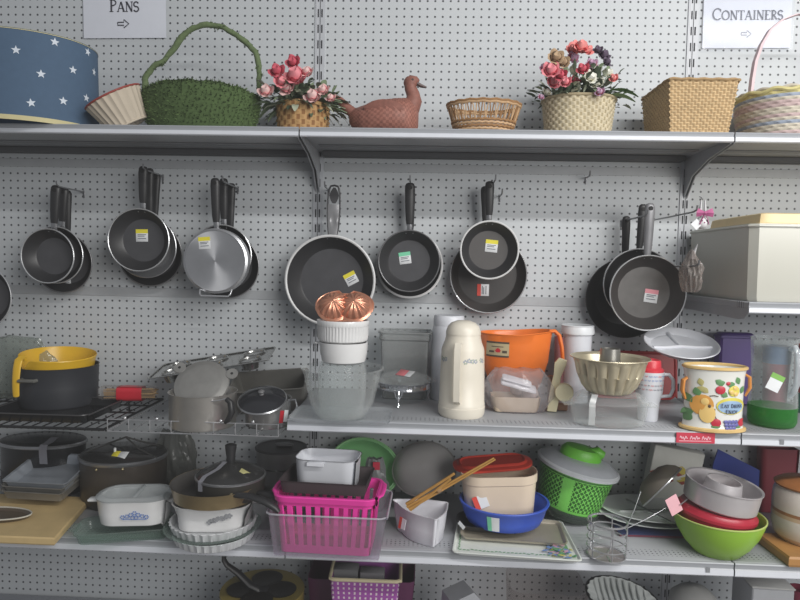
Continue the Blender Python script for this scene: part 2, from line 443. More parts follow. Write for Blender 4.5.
R = [[(-w/2*1.04+w*1.04*i/n, -.007-.0016*math.sin(i*1.9+j)*math.cos(j*1.3+i*.4), -.008+(h+.01)*j/12) for i in range(n+1)] for j in range(13)]
mb.rings(R, closed=False); part(mb, 'plastic_sleeve', G('sleeve_film', (250, 251, 253), (228, 231, 238), .10, .12, .2), t, 'clear shiny plastic sleeve over the sign')

# ------------------------------------------------------------------ wire shelves of the left bay
t = thing('wire_rack', 'black wire grid shelf holding the black pot and yellow colander', 'rack', (-1.47, -.22, ZL))
BW = M('black_wire', (30, 31, 33), .4)
mb = MB(); x0, x1 = -.46, .335; y0, y1 = -.20, .20
mb.tube([(x0, y0, -.004), (x1, y0, -.004), (x1, y1, -.004), (x0, y1, -.004)], .0042, 8, True); part(mb, 'frame', BW, t)
mb = MB()
for i in range(1, 26): mb.tube([(x0+.031*i, y0, .0), (x0+.031*i, y1, .0)], .0021, 6)
for y in (-.1, 0, .1): mb.tube([(x0, y, -.004), (x1, y, -.004)], .003, 6)
part(mb, 'grid', BW, t)
for x in (x0+.1, x1-.12):
    mb = MB(); mb.tube([(x, .218, .012), (x, .205, .012), (x, .2, -.006), (x, .205, -.05), (x, .219, -.05)], .003, 6); part(mb, 'hanger', BW, t)
CH = M('chrome', (206, 207, 210), .28, .75, var=.02)
t = thing('chrome_wire_shelf', 'thin chrome wire shelf with ball tipped fence under the saucepans', 'rack', (-.87, -.22, ZL-.004))
mb = MB(); x0, x1 = -.245, .235; y0, y1 = -.215, .2
mb.tube([(x0, y0, 0), (x1, y0, 0), (x1, y1, 0), (x0, y1, 0)], .0022, 6, True)
mb.tube([(x0, y0, .034), (x1, y0, .034)], .0018, 6)
for i in range(9):
    x = x0+(x1-x0)*i/8; mb.tube([(x, y1, .001), (x, y0, .001), (x, y0-.002, .012), (x, y0-.002, .036)], .0014, 6)
part(mb, 'wires', CH, t)
for i in range(5):
    mb = MB(); mb.ball((x0+.05+.09*i, y0-.002, .040), .0048, n=10); part(mb, 'ball_tip', CH, t)
for x in (x0+.03, x1-.03):
    mb = MB(); mb.tube([(x, .2185, .02), (x, .2, .02), (x, .2, -.002)], .002, 6); part(mb, 'hanger', CH, t)
# ------------------------------------------------------------------ things on the top shelf
def weave(mb, prof, a, b, r, n=120, amp=.0022, rows=8, step=6, tone=True, t=.006, base=True, rim=.0045):
    """woven vessel: prof is two (offset,z) ends or more, rows of weave between them"""
    (o0, z0), (o1, z1) = prof[0], prof[-1]
    R = []
    for i in range(rows*2+1):
        f = i/(rows*2.); R.append((o0+(o1-o0)*f, z0+(z1-z0)*f))
    def md(j, i):
        if i % 2 == 0: return -amp*.7
        return amp*math.cos(2*PI*j/step+PI*(i//2))
    def fm(i, j):
        return 0 if math.cos(2*PI*(j+.5)/step+PI*((i)//2)) > -.2 else 1
    mb.loft(R, a, b, r, n, md, fm=fm if tone else None)
    mb.mat(1)
    mb.loft([(o1-.001, z1), (o1-t, z1-.002), (o0-t, z0+.006), (-min(a, b)+.004, z0+.006)], a, b, r, n, cap1=True)
    mb.loft([(o0, z0), (-min(a, b)+.004, z0)], a, b, r, n, cap1=True)
    return mb
def rimtube(mb, a, b, r, z, rad, n=60, mod=None, m=7):
    c = contour(a, b, r, n)
    mb.tube([(x, y, z+(mod(i) if mod else 0)) for i, (x, y) in enumerate(c)], rad, m, True)

# star drum
c = at(14, -.205, ZT); k = kk(Vector((c.x, -.40, 2.0)))
t = thing('drum_shade', 'slate blue drum lamp shade with white stars, at the left end of the top shelf', 'lampshade', c, 0)
a, b = 110*k, .19; hh = P(14, 24, -.395).z-ZT
mb = MB()
mb.lathe([(1, 0), (.995, hh*.5), (.985, hh), (.97, hh), (.98, .001), (1, 0)], 72, a, b)
part(mb, 'shade', M('slate_blue', (74, 98, 124), .8, var=.05, scale=60), t)
def son(u, v, e=.0012):     # angle, height -> point on the shade
    f = 1-.015*v/hh; return ((a*f+e)*math.sin(u), -(b*f+e)*math.cos(u), v)
mb = MB()
def star(mb, u0, v0, s, fn, n=5, inner=.42, rot=0):
    ce = fn(u0, v0); pts = []
    for i in range(2*n):
        q = s*(1 if i % 2 == 0 else inner); an = PI*i/n+rot
        pts.append((q*math.sin(an), q*math.cos(an)))
    g = math.hypot(a*math.cos(u0), b*math.sin(u0))
    P3 = [fn(u0+x/max(g, .05), v0+y) for x, y in pts]
    mb.add([ce]+P3, [(0, 1+i, 1+(i+1) % (2*n)) for i in range(2*n)])
for px, py in ((16, 50), (55, 42), (88, 52), (41, 74), (73, 70), (94, 72), (31, 103), (63, 101), (86, 98), (-6, 77), (-30, 60), (-25, 104), (6, 128)):
    d = ray(px, py); ox, oy = (CAM.x-c.x)/a, (CAM.y-c.y)/b; dx, dy = d.x/a, d.y/b
    A_, B_, C_ = dx*dx+dy*dy, ox*dx+oy*dy, ox*ox+oy*oy-.985
    if B_*B_-A_*C_ < 0: continue
    q = CAM+d*((-B_-math.sqrt(B_*B_-A_*C_))/A_)-c
    if .012 < q.z < hh-.01: mb = MB(); star(mb, math.atan2(q.x/a, -q.y/b), q.z, 5.6*k, son, rot=random.uniform(-.3, .3)); part(mb, 'star', M('star_white', (214, 222, 232), .7), t)
mb = MB(); mb.lathe([(1.003, 0), (1.003, .013), (1.0, .0135)], 72, a, b); mb.lathe([(1.003, hh-.004), (.99, hh+.001)], 72, a*.988, b*.988)
part(mb, 'trim_band', M('cream_band', (206, 196, 150), .7), t, 'cream trim band round the lower edge')

# small pleated shade lying tilted
c = at(117, -.24, ZT); k = kk(c); 
t = thing('pleated_shade', 'small cream pleated lampshade with red rim, tipped over beside the star drum', 'lampshade', (c.x+.008, c.y, ZT+.066), (math.radians(15), math.radians(-27), 0))
mb = MB(); H = 33*k; r0, r1 = 21*k, 31*k
mb.lathe([(r0, -H*.6), (r1, H*.4), (r1-.003, H*.4), (r0-.003, -H*.6)], 96, mod=lambda th, i: .0018*math.cos(24*th))
part(mb, 'pleated_side', M('pleat_cream', (196, 184, 166), .8), t)
mb = MB(); mb.circ((0, 0, H*.4), r1, .0030, 48); part(mb, 'rim_band', M('rim_red', (150, 62, 52), .6), t, 'dull red rim')
mb = MB(); mb.circ((0, 0, -H*.6), r0, .0028, 40); part(mb, 'bottom_band', M('pleat_cream', (196, 184, 166), .8), t)
mb = MB(); mb.circ((-r1*.80, 0, H*.33), 7*k, .0016, 24, sx=1, sy=.8)
mb.tube([(-r1*.6, 0, H*.33), (0, 0, H*.3), (r1*.98, 0, H*.36)], .0014, 6); part(mb, 'wire_ring', M('brass_wire', (170, 160, 128), .35, .8), t)

# moss basket
def tufts(mb, pts, L, w, n):
    for _ in range(n):
        p, nr = random.choice(pts); p = Vector(p); nr = Vector(nr)
        d = (nr+Vector((random.uniform(-.8, .8), random.uniform(-.8, .8), random.uniform(-.6, .9)))).normalized()
        s = d.cross(Vector((random.random(), random.random(), random.random()))).normalized()*w
        l = L*random.uniform(.5, 1.2); q = p+d*l
        mb.add([p-s, p+s, q], [(0, 1, 2)], [random.choice((0, 1, 1))])
c = at(201, -.17, ZT); k = kk(c)
t = thing('moss_basket', 'dark green moss covered basket with tall arched handle', 'basket', c)
a, b = 61*k, 40*k; hh = P(201, 79, -.17-b).z-ZT
pts = []
mb = MB(); R = []
for z, f in ((0, .80), (.02, .87), (hh*.4, .95), (hh*.7, 1.0), (hh*.92, 1.0), (hh, .96), (hh*.93, .9), (hh*.6, .86), (.03, .7)):
    ring = []
    for j in range(80):
        th = 2*PI*j/80; sag = 1.0 if z < hh*.5 else 1-.14*abs(math.cos(th))**3
        q = f*(1+random.uniform(-.02, .02)); x, y = a*q*math.cos(th), b*q*math.sin(th); zz = z*sag+random.uniform(-.003, .003)*(z > 0)
        ring.append((x, y, zz)); pts.append(((x, y, zz), (math.cos(th), math.sin(th), .3)))
    R.append(ring)
mb.rings(R, True, True)
for i in range(1, len(R)-3):
    for j in range(80):
        for f in (.2, .4, .6, .8):
            p = Vector(R[i][j]).lerp(Vector(R[i+1][(j+random.choice((0, 1))) % 80]), f+random.uniform(-.1, .1)); pts.append((tuple(p), (math.cos(2*PI*j/80), math.sin(2*PI*j/80), .3)))
tufts(mb, pts[80:], .010, .0016, 9000)
MOSS = [M('moss_dark', (74, 94, 54), .95, var=.3, scale=120), M('moss_light', (106, 130, 78), .95, var=.3, scale=120)]
part(mb, 'basket_body', MOSS, t, sharp=180)
hp = []
for px, py in ((146, 92), (145, 78), (152, 68), (165, 60), (174, 48), (182, 38), (193, 28), (207, 24.5), (220, 26), (233, 33), (246, 42), (255, 52), (259, 66), (259, 80), (258, 95)):
    q = P(px, py, -.17); hp.append(q-c)
mb = MB(); hp2 = []
for i in range(len(hp)-1):
    for f in (0, .33, .66): hp2.append(hp[i].lerp(hp[i+1], f)+Vector((random.uniform(-.002, .002), random.uniform(-.002, .002), random.uniform(-.002, .002))))
mb.mat(1).tube(hp2, [.0088*random.uniform(.85, 1.15) for _ in hp2], 9)
tp = [(tuple(q+Vector((random.uniform(-.006, .006), random.uniform(-.006, .006), random.uniform(-.006, .006)))), (random.uniform(-1, 1), random.uniform(-1, 1), random.uniform(-1, 1))) for q in hp2 for _ in range(6)]
tufts(mb, tp, .010, .0014, 900)
tufts(mb, tp, .008, .004, 500); part(mb, 'handle', [M('moss_dark', (0, 0, 0)), M('moss_handle', (100, 116, 80), .95, var=.25, scale=100)], t, sharp=180)

# flowers
def rose_mb(r, n1=5, n2=4):
    mb = MB()
    mb.lathe([(.002*r/.01, -r*.5), (r*.42, -r*.25), (r*.5, r*.3), (r*.3, r*.62), (r*.1, r*.5)], 14, mod=lambda th, i: r*.06*math.sin(3*th+i*1.3), cap0=True, cap1=True)
    for ring, (nn, rr_, tl, sz) in enumerate(((n2, .45, .35, .8), (n1, .68, .75, 1.0))):
        for q in range(nn):
            th = 2*PI*q/nn+ring*.6; R = []
            for i in range(5):
                f = i/4; zz = -r*.5+f*r*1.05*sz*(1-.25*ring); out = r*(rr_*(.35+.75*f)+tl*.28*f*f)
                row = []
                for j in range(5):
                    g = (j-2)/2; wv = r*.52*math.sin(PI*(.22+.62*f))*g
                    row.append((out*math.cos(th)-wv*math.sin(th), out*math.sin(th)+wv*math.cos(th), zz-abs(g)**2*r*.12*f-(f > .9)*r*.08*abs(g)))
                R.append(row)
            mb.mat(0 if ring else 1).rings(R, closed=False)
    return mb
def leaf(mb, p, d, L, w, droop=.3, n=5):
    p = Vector(p); d = Vector(d).normalized(); s = d.cross(Vector((0, 0, 1)))
    s = s.normalized() if s.length > 1e-3 else Vector((1, 0, 0)); u = s.cross(d)
    R = []
    for i in range(n+1):
        f = i/n; q = p+d*(L*f)-Vector((0, 0, 1))*(droop*L*f*f); ww = w*math.sin(PI*(.06+.9*f))**.8
        R.append([tuple(q-s*ww+u*ww*.25), tuple(q), tuple(q+s*ww+u*ww*.25)])
    mb.rings(R, closed=False)
# left flower basket
c = at(303, -.15, ZT); k = kk(c)
t = thing('flower_basket', 'round wicker basket of pink roses and dark leaves, beside the moss basket', 'flower arrangement', c)
hh = P(303, 99, -.15-26*k).z-ZT
mb = MB(); weave(mb, [(-.006, 0), (0, hh)], 27*k, 27*k, 27*k, 96, .0026, 7, 6)
part(mb, 'woven_pot', [M('wicker_tan', (178, 140, 92), .75, var=.2, scale=80), M('wicker_brown', (138, 98, 58), .8, var=.2, scale=80)], t)
LEAFM = [M('leaf_dark', (84, 98, 78), .6, var=.2), M('leaf_pale', (126, 142, 112), .6, var=.2), M('sprig_pale', (176, 182, 160), .7)]
mb = MB()
for _ in range(420):
    th = random.uniform(0, 2*PI); el = random.uniform(-.45, 1.25)
    d = Vector((math.cos(th)*math.cos(el)*1.25, math.sin(th)*math.cos(el)*.8, math.sin(el)))
    p = Vector((random.uniform(-20, 20)*k, random.uniform(-16, 16)*k, hh-.004))
    mb.mat(random.choice((0, 1, 1, 2))); leaf(mb, p+d*random.uniform(.01, .070), d, random.uniform(.028, .052), random.uniform(.007, .014), random.uniform(0, .7), 4)
for _ in range(14):
    th = random.uniform(-.7, .9); d = Vector((math.cos(th), random.uniform(-.5, .3), abs(math.sin(th))*.5+.1))
    mb.mat(1).tube([Vector((.02, 0, hh))+d*(.03*i)-Vector((0, 0, .006*i*i*.4)) for i in range(5)], .0013, 5)
part(mb, 'leaves', LEAFM, t, sharp=180)
PINK = [M('rose_pink', (226, 138, 146), .7, var=.12), M('rose_deep', (198, 84, 100), .7)]
PALE = [M('rose_pale', (226, 190, 186), .7), M('rose_pink', (0, 0, 0))]
RED = [M('rose_deep', (0, 0, 0)), M('rose_crimson', (160, 44, 66), .7)]
def put_rose(t, c, px, py, Y, s, mats, name='rose', tilt=None):
    q = P(px, py, Y)-c; o = rose_mb(s).build(name, mats, t, 60)
    o.location = q; o.rotation_euler = tilt or (math.radians(random.uniform(45, 80)), random.uniform(-.3, .3), random.uniform(-.5, .5)); return o
for px, py, s, mt in ((296, 76, 13, PINK), (277, 71, 9, RED), (293, 62, 8, RED), (266, 91, 9, PALE), (287, 87, 10, PALE), (313, 96, 10, PALE), (323, 90, 7.5, PALE), (307, 72, 7.5, PALE), (281, 81, 8, PINK), (331, 98, 6, PALE)):
    put_rose(t, c, px, py, -.15-random.uniform(.07, .095), s*k, mt)

# duck
c = at(383, -.16, ZT); k = kk(c)
t = thing('wicker_duck', 'reddish brown woven duck shaped basket facing right', 'duck', c)
zo = lambda py: P(383, py, -.16).z-ZT
DUCK = [M('duck_brown', (136, 88, 76), .6, var=.25, scale=90), M('duck_light', (156, 104, 90), .6, var=.25, scale=90)]
mb = MB(); secs = [(349, 112, 124, 4), (354, 109.5, 131, 10), (362, 107, 138, 17), (372, 104, 141, 22), (384, 101, 142, 25), (396, 99.5, 142, 25), (405, 99, 141, 23), (411, 101, 139, 18), (416, 106, 133, 11), (418, 112, 126, 4)]
R = []
S2 = []
for i in range(len(secs)-1):
    for f in (0, .25, .5, .75): S2.append(tuple(secs[i][q]+(secs[i+1][q]-secs[i][q])*f for q in range(4)))
S2.append(secs[-1])
for i, (px, yt, yb, hw) in enumerate(S2):
    zt, zb = zo(yt), max(zo(yb), .0); ring = []
    for j in range(44):
        th = 2*PI*j/44; w = 1+.035*math.cos(j*PI+i*PI)
        ring.append(((px-383)*k, hw*k*math.cos(th)*w, max(0, (zt+zb)/2+(zt-zb)/2*math.sin(th)*(1 if math.sin(th) < 0 else w))))
    R.append(ring)
mb.rings(R, True, True, fm=lambda i, j: 1 if (j+i) % 2 == 0 else 0)
part(mb, 'body', DUCK, t, sharp=70)
mb = MB(); npt = [(406, 112, 11), (410, 106, 10), (413, 100, 8.2), (412, 94, 6.6), (409.5, 88, 6), (409, 84, 6.6), (411, 81, 6.6), (414, 81.5, 5.4), (416.5, 83, 3.6)]
mb.tube([((x-383)*k, 0, zo(y)) for x, y, r in npt], [r*k for x, y, r in npt], 14)
mb.ball(((409.5-383)*k, 0, zo(82.5)), 7.2*k, n=16, sc=(1, .9, .95)); part(mb, 'neck_and_head', DUCK, t, sharp=70)
mb = MB(); mb.tube([((415-383)*k, 0, zo(83)), ((420-383)*k, 0, zo(85.5)), ((425-383)*k, 0, zo(87))], [3.8*k, 3.2*k, 1.6*k], 10, flat=.55)
part(mb, 'beak', M('duck_beak', (104, 88, 86), .6), t, 'dull grey beak')
for s in (-1, 1):
    mb = MB(); mb.ball(((411.5-383)*k, s*6*k, zo(81)), 1.1*k, n=8); part(mb, 'eye', M('eye_black', (24, 22, 22), .2), t)
mb = MB(); mb.tube([((352-383)*k, 0, zo(113)), ((345-383)*k, 0, zo(107)), ((339-383)*k, 0, zo(101)), ((334-383)*k, 0, zo(97))], [5.5*k, 4.6*k, 4*k, 2.2*k], 10); part(mb, 'tail', DUCK, t, sharp=70)
for s in (-1, 1):
    mb = MB(); R = []
    for i in range(9):
        f = i/8; px = 403-38*f; w = math.sin(PI*(.08+.88*f))**.7*8.5
        R.append([((px-383)*k, s*(24.6-7*f*f-abs(g)*1.8)*k, zo(114-2*f+g*w)) for g in (-1, -.5, 0, .5, 1)])
    mb.rings(R, closed=False); part(mb, 'wing', DUCK, t, sharp=70)

# shallow oval openwork basket
c = at(483, -.19, ZT); k = kk(c)
t = thing('oval_basket', 'shallow tan openwork wicker basket, right of the duck', 'basket', c)
hh = P(483, 99, -.19-24*k).z-ZT; a0, b0, a1, b1 = 27*k, 20*k, 37*k, 27*k
WK = [M('wicker_honey', (194, 160, 122), .7, var=.2, scale=90), M('wicker_dark', (150, 112, 72), .8, var=.2, scale=90)]  # two wicker tones alternating between strands
ell = lambda f, th: ((a0+(a1-a0)*f)*math.cos(th), (b0+(b1-b0)*f)*math.sin(th), hh*f)
mb = MB()
for j in range(40):
    for s in (-1, 1):
        mb.mat(j % 2).tube([ell(f, 2*PI*(j+s*.5*(f-.45)*1.6)/40) for f in (.45, .6, .75, .92)], .0019, 5)
part(mb, 'openwork', WK, t)
mb = MB()
for i in range(6):
    f = .02+.085*i
    mb.mat(i % 2).tube([(x, y, z) for x, y, z in [ell(f+.012*math.cos(j*PI), 2*PI*j/64) for j in range(64)]], .0040, 6, True)
mb.lathe([(1, .004), (.001, .004)], 40, a0, b0); part(mb, 'woven_base', WK, t)
mb = MB()
for i, f in enumerate((.93, .985)): mb.mat(i).tube([ell(f+.012*math.sin(j*PI/2), 2*PI*j/72) for j in range(72)], .0042, 7, True)
part(mb, 'braided_rim', WK, t)

# right flower basket
c = at(577, -.16, ZT); k = kk(c)
t = thing('flower_basket', 'pale straw basket of mixed pink, white and purple flowers, left of the square basket', 'flower arrangement', c)
hh = P(577, 94, -.16-30*k).z-ZT
mb = MB(); weave(mb, [(-.014, 0), (0, hh)], 37*k, 31*k, 30*k, 168, .0026, 12, 6)
rimtube(mb, 37*k, 31*k, 30*k, hh, .0045)
part(mb, 'woven_pot', [M('straw_light', (198, 186, 158), .75, var=.15, scale=80), M('straw_dark', (164, 150, 120), .8, var=.2, scale=80)], t)
mb = MB()
for _ in range(380):
    th = random.uniform(0, 2*PI); el = random.uniform(.05, 1.4)
    d = Vector((math.cos(th)*math.cos(el)*.85, math.sin(th)*math.cos(el)*.8, math.sin(el)))
    p = Vector((random.uniform(-28, 26)*k, random.uniform(-20, 20)*k, hh-.006))
    mb.mat(random.choice((0, 0, 1, 2))); leaf(mb, p+d*random.uniform(.0, .10), d, random.uniform(.024, .05), random.uniform(.005, .011), random.uniform(0, .6), 4)
mb.mat(3)
for q in ((609, 91), (606, 96)): leaf(mb, P(q[0], q[1], -.22)-c, (1, -.1, .12), .085, .018, .35, 8)
part(mb, 'leaves', LEAFM+[M('leaf_green', (112, 142, 92), .5)], t, sharp=180)
MAU = [M('mauve', (184, 150, 176), .7), M('rose_deep', (0, 0, 0))]; WHT = [M('petal_white', (222, 222, 210), .7), M('petal_cream', (206, 204, 176), .7)]; COR = [M('coral', (226, 140, 136), .7), M('coral_deep', (214, 104, 106), .7)]; BRN = [M('dried_tan', (176, 150, 120), .8), M('dried_brown', (140, 112, 86), .8)]; DPU = [M('dark_purple', (92, 78, 96), .8), M('dark_purple', (0, 0, 0))]
for px, py, s, mt in ((581, 47, 9, COR), (573, 49, 7, COR), (588, 50, 6, COR), (556, 57, 8, BRN), (563, 62, 7, BRN), (573, 58, 6.5, MAU), (551, 70, 9, PINK), (561, 75, 6.5, RED), (553, 82, 7.5, PINK), (566, 82, 6, PINK), (575, 82, 6.5, RED), (583, 69, 6.5, RED), (592, 64, 6.5, MAU), (590, 77, 7, WHT), (597, 83, 7.5, WHT), (596, 70, 6, WHT), (544, 68, 4.5, MAU), (604, 55, 6.5, DPU), (598, 50, 5, DPU), (607, 62, 5, DPU), (600, 92, 5, MAU), (614, 78, 4.5, COR), (547, 92, 5, WHT), (608, 73, 5.5, WHT), (541, 97, 3.5, MAU)):
    put_rose(t, c, px, py, -.16-random.uniform(.04, .11), s*k*1.1, mt, 'flower')

# square seagrass basket
cx0 = P(667, 120, -.32); cx1 = P(738, 120, -.32); k = kk(cx0); a = (cx1.x-cx0.x)/2; b = .115
c = Vector(((cx0.x+cx1.x)/2, -.32+b, ZT)); hh = P(700, 79, -.32).z-ZT
t = thing('square_basket', 'rectangular tan seagrass basket with straight sides, left of the pastel basket', 'basket', c)
mb = MB(); weave(mb, [(-.016, 0), (0, hh)], a, b, .008, 252, .0024, 19, 6)
rimtube(mb, a, b, .01, hh, .0042, 80, lambda i: .0012*math.sin(i*1.6))
part(mb, 'woven_body', [M('seagrass', (194, 168, 128), .75, var=.2, scale=70), M('seagrass_dark', (160, 132, 94), .8, var=.25, scale=70)], t)

# pastel basket
c = at(818, -.17, ZT); k = kk(c); a, b = 96*k, .135; hh = P(818, 88, -.305).z-ZT
t = thing('pastel_basket', 'oval pastel woven basket with tall pink handle, at the right end of the top shelf', 'basket', c)
PM = [M('pastel_cream', (196, 188, 172), .7, var=.15, scale=70), M('pastel_pink', (190, 168, 166), .7, var=.15, scale=70), M('pastel_blue', (150, 160, 176), .7, var=.15, scale=70), M('pastel_yellow', (210, 200, 140), .7, var=.15, scale=70)]
mb = MB(); rows = 14
R = [(-.022+.022*math.sin(PI/2*i/(rows*2.)), hh*i/(rows*2.)) for i in range(rows*2+1)]
mb.loft(R, a, b, b*.98, 160, lambda j, i: -.002 if i % 2 == 0 else .0028*math.cos(2*PI*j/4+PI*(i//2)), fm=lambda i, j: (0, 1, 0, 0, 2, 0, 1, 0, 0, 1, 1, 0, 2, 3)[i//2])
mb.mat(0).loft([(-.006, hh), (-.026, .006), (-b+.01, .006)], a, b, b*.98, 80, cap1=True)
part(mb, 'woven_body', PM, t)
mb = MB(); c0 = contour(a, b, b*.98, 120)
mb.mat(3).tube([(x, y, hh+.003+.004*math.sin(i*.9)) for i, (x, y) in enumerate(c0)], .006, 7, True)
mb.mat(0).tube([(x*.985, y*.985, hh+.007-.004*math.sin(i*.9)) for i, (x, y) in enumerate(c0)], .005, 7, True); part(mb, 'braided_rim', PM, t)
mb = MB(); hp = [P(x, y, -.17)-c for x, y in ((749, 112), (750, 98), (752, 80), (755, 62), (761, 45), (770, 30), (782, 20), (796, 15), (815, 13), (834, 15), (850, 22), (864, 36), (874, 55), (880, 80), (884, 108))]
h2 = []
for i in range(len(hp)-1):
    for f in (0, .5): h2.append(hp[i].lerp(hp[i+1], f))
mb.rings([[tuple(p+Vector((0, 0, 0))+v) for v in (Vector((-.004, -.0095, 0)), Vector((.004, -.0095, 0)), Vector((.005, 0, 0)), Vector((.004, .0095, 0)), Vector((-.004, .0095, 0)), Vector((-.005, 0, 0)))] for p in h2[1:]], True, True)
part(mb, 'handle', M('handle_pink', (214, 190, 194), .6, var=.06), t, 'pale pink arched handle')
# ------------------------------------------------------------------ frying pans hanging on the pegboard
NST = M('nonstick', (47, 47, 49), .42, .0, var=.08, scale=40); NSTF = M('nonstick_floor_sheen', (72, 72, 75), .38, .0, var=.12, scale=25)  # floor colour lightened to carry its reflection
BLK = M('black_coat', (33, 33, 35), .4, var=.05); HBK = M('handle_black', (38, 38, 40), .45); ALU = M('aluminium', (186, 187, 190), .32, .75, var=.05)
RIMS = M('rim_silver', (205, 206, 208), .25, .6); RIMW = M('rim_white', (214, 214, 214), .35); STL = M('steel_satin', (160, 161, 164), .3, .8); RIMD = M('rim_dark', (120, 120, 122), .35, .4)
def radial(mt):
    b = mt.node_tree.nodes['Principled BSDF']
    if b.inputs['Anisotropic'].default_value > 0: return
    b.inputs['Anisotropic'].default_value = .85; b.inputs['Metallic'].default_value = .85; b.inputs['Roughness'].default_value = .38
    tg = mt.node_tree.nodes.new('ShaderNodeTangent'); tg.direction_type = 'RADIAL'; tg.axis = 'Z'; mt.node_tree.links.new(tg.outputs[0], b.inputs['Tangent'])
def pan(px, py, Y, r, label, top=(0, 0), tw=9, dep=.042, rim=RIMS, rimw=.0022, outer=BLK, flip=False, style='black', group='hanging frying pans', floor=.72, ferr=True, tilt=0., inner=NST, floorm=NSTF, name='frying_pan'):
    c = P(px, py, Y); k = kf(c); R = r*k
    t = thing(name, label, 'pan', c, (PI/2+tilt, 0, 0), group)
    zs = 1
    mb = MB(); rb = R*floor
    if not flip:
        mb.lathe([(.001, -dep), (rb*.98, -dep), (rb+.006, -dep+.004), (R-.004, -.006), (R, 0)], 56)
        part(mb, 'body', outer, t)
        mb = MB(); mb.mat(0).lathe([(R-.001, .0002), (R-.006, -.008), (rb+.002, -dep+.008), (rb-.003, -dep+.0045)], 56); mb.mat(1).lathe([(rb-.003, -dep+.0045), (rb*.5, -dep+.004), (.0005, -dep+.004)], 56)
        part(mb, 'cooking_surface', [inner, floorm], t)
        mb = MB(); mb.circ((0, 0, 0), R, rimw, 64); part(mb, 'rim', rim, t)
        zf = -dep+.0046
    else:
        mb.lathe([(R, -dep), (R-.003, -dep+.01), (rb+.008, -.004), (rb, 0)], 56); part(mb, 'body', outer, t)
        mb = MB(); mb.lathe([(rb+.001, -.0002), (rb, .001), (rb*.97, .0004), (rb*.6, .0006), (.0005, .0006)], 64); part(mb, 'base_disc', M('brushed_alu', (196, 197, 200), .3, .55, var=.05), t, 'brushed aluminium base facing out'); radial(MATS['brushed_alu'])
        zf = .0009
    # handle towards the hook
    q = P(top[0], top[1], Y)-c; hx, hy = q.x, q.z; L = math.hypot(hx, hy); d = Vector((hx/L, hy/L, 0)); s = Vector((d.y, -d.x, 0))
    zh = -dep*.55 if not flip else -dep*.5
    wd = tw*k/2
    if style in ('black', 'grey', 'flat'):
        mt = {'black': HBK, 'flat': HBK, 'grey': M('handle_grey', (134, 134, 137), .4, .3)}[style]
        a0 = R-.006; a1 = R+.02 if ferr else R+.002
        mb = MB(); mb.tube([d*a0+Vector((0, 0, zh)), d*(a0+.012)+Vector((0, 0, zh+.004)), d*(a1+.006)+Vector((0, 0, zh+.006))], [wd*.62]*3, 10, flat=.6)
        part(mb, 'ferrule', STL if ferr else mt, t)
        mb = MB(); pr = [(0, .72), (.12, .86), (.35, .95), (.6, 1.), (.82, 1.08), (.93, 1.02), (.98, .8), (1., .45)]
        ln = L-a1; cc = []
        R2 = []
        for f, w in pr:
            p = d*(a1+ln*f)+Vector((0, 0, zh+.006+.010*math.sin(PI*.5*f)))
            R2.append([tuple(p+s*(wd*w*math.cos(2*PI*j/14))+Vector((0, 0, wd*.62*w*math.sin(2*PI*j/14)))) for j in range(14)])
        mb.rings(R2, True, True); part(mb, 'handle', mt, t)
        p = d*(L-.016)+Vector((0, 0, zh+.016+wd*.62))
        mb = MB(); mb.lathe([(.0005, 0), (wd*.42, 0), (wd*.5, -.002)], 12); mb.v = [Vector(v)+p+Vector((0, 0, .0012)) for v in mb.v]
        part(mb, 'hanging_hole', M('hole_dark', (16, 16, 17), .7), t)
    else:   # long steel handle, an open loop with dark edges
        a0 = R-.006
        mb = MB(); n = 24; lo = []
        for i in range(n):
            th = 2*PI*i/n; u = .5+.5*math.cos(th); v = math.sin(th)
            w = wd*(.85+.15*u); lo.append(d*(a0+(L-a0)*(u if abs(v) > .05 else u))+s*(w*(abs(v)**.45)*(1 if v > 0 else -1))+Vector((0, 0, zh+.004+.014*u)))
        mb.tube(lo, .0032, 8, True); part(mb, 'handle_edge', M('handle_dark_edge', (58, 58, 62), .4), t)
        mb = MB(); R2 = []
        for i in range(9):
            f = i/8; p = d*(a0+(L-a0)*(.02+.62*f))+Vector((0, 0, zh+.006+.009*f)); R2.append([tuple(p+s*(wd*.86*g)+Vector((0, 0, .003*(1-g*g)-.004*(abs(g) < .3)*(f > .25 and f < .7)))) for g in (-1, -.6, -.25, 0, .25, .6, 1)])
        mb.rings(R2, closed=False); part(mb, 'handle', M('handle_steel', (158, 158, 160), .3, .5), t)
        mb = MB(); R2 = []
        for i in range(7):
            f = i/6; p = d*(a0+(L-a0)*(.66+.3*f))+Vector((0, 0, zh+.012+.005*f)); w = .7*math.sin(PI*(.12+.8*f)); R2.append([tuple(p+s*(wd*w*g)) for g in (-1, 0, 1)])
        mb.rings(R2, closed=False); part(mb, 'hanging_hole', M('hole_shadow', (60, 60, 63), .6), t)
    if not flip:
        for g in (-1, 1):
            mb = MB(); p = d*(R-.0075)+s*(g*wd*.75)+Vector((0, 0, -.012)); mb.ball(p, .0032, n=8); part(mb, 'rivet', STL, t)
    t['_k'] = k; t['_zf'] = zf
    return t
def stick(t, px, py, s, top, rot=0.):
    Y = t.location.y; q = P(px, py, Y-t['_zf'])-t.location
    price_sticker(t, (q.x, q.z, t['_zf']+.0004), s*t['_k'], top, rot)
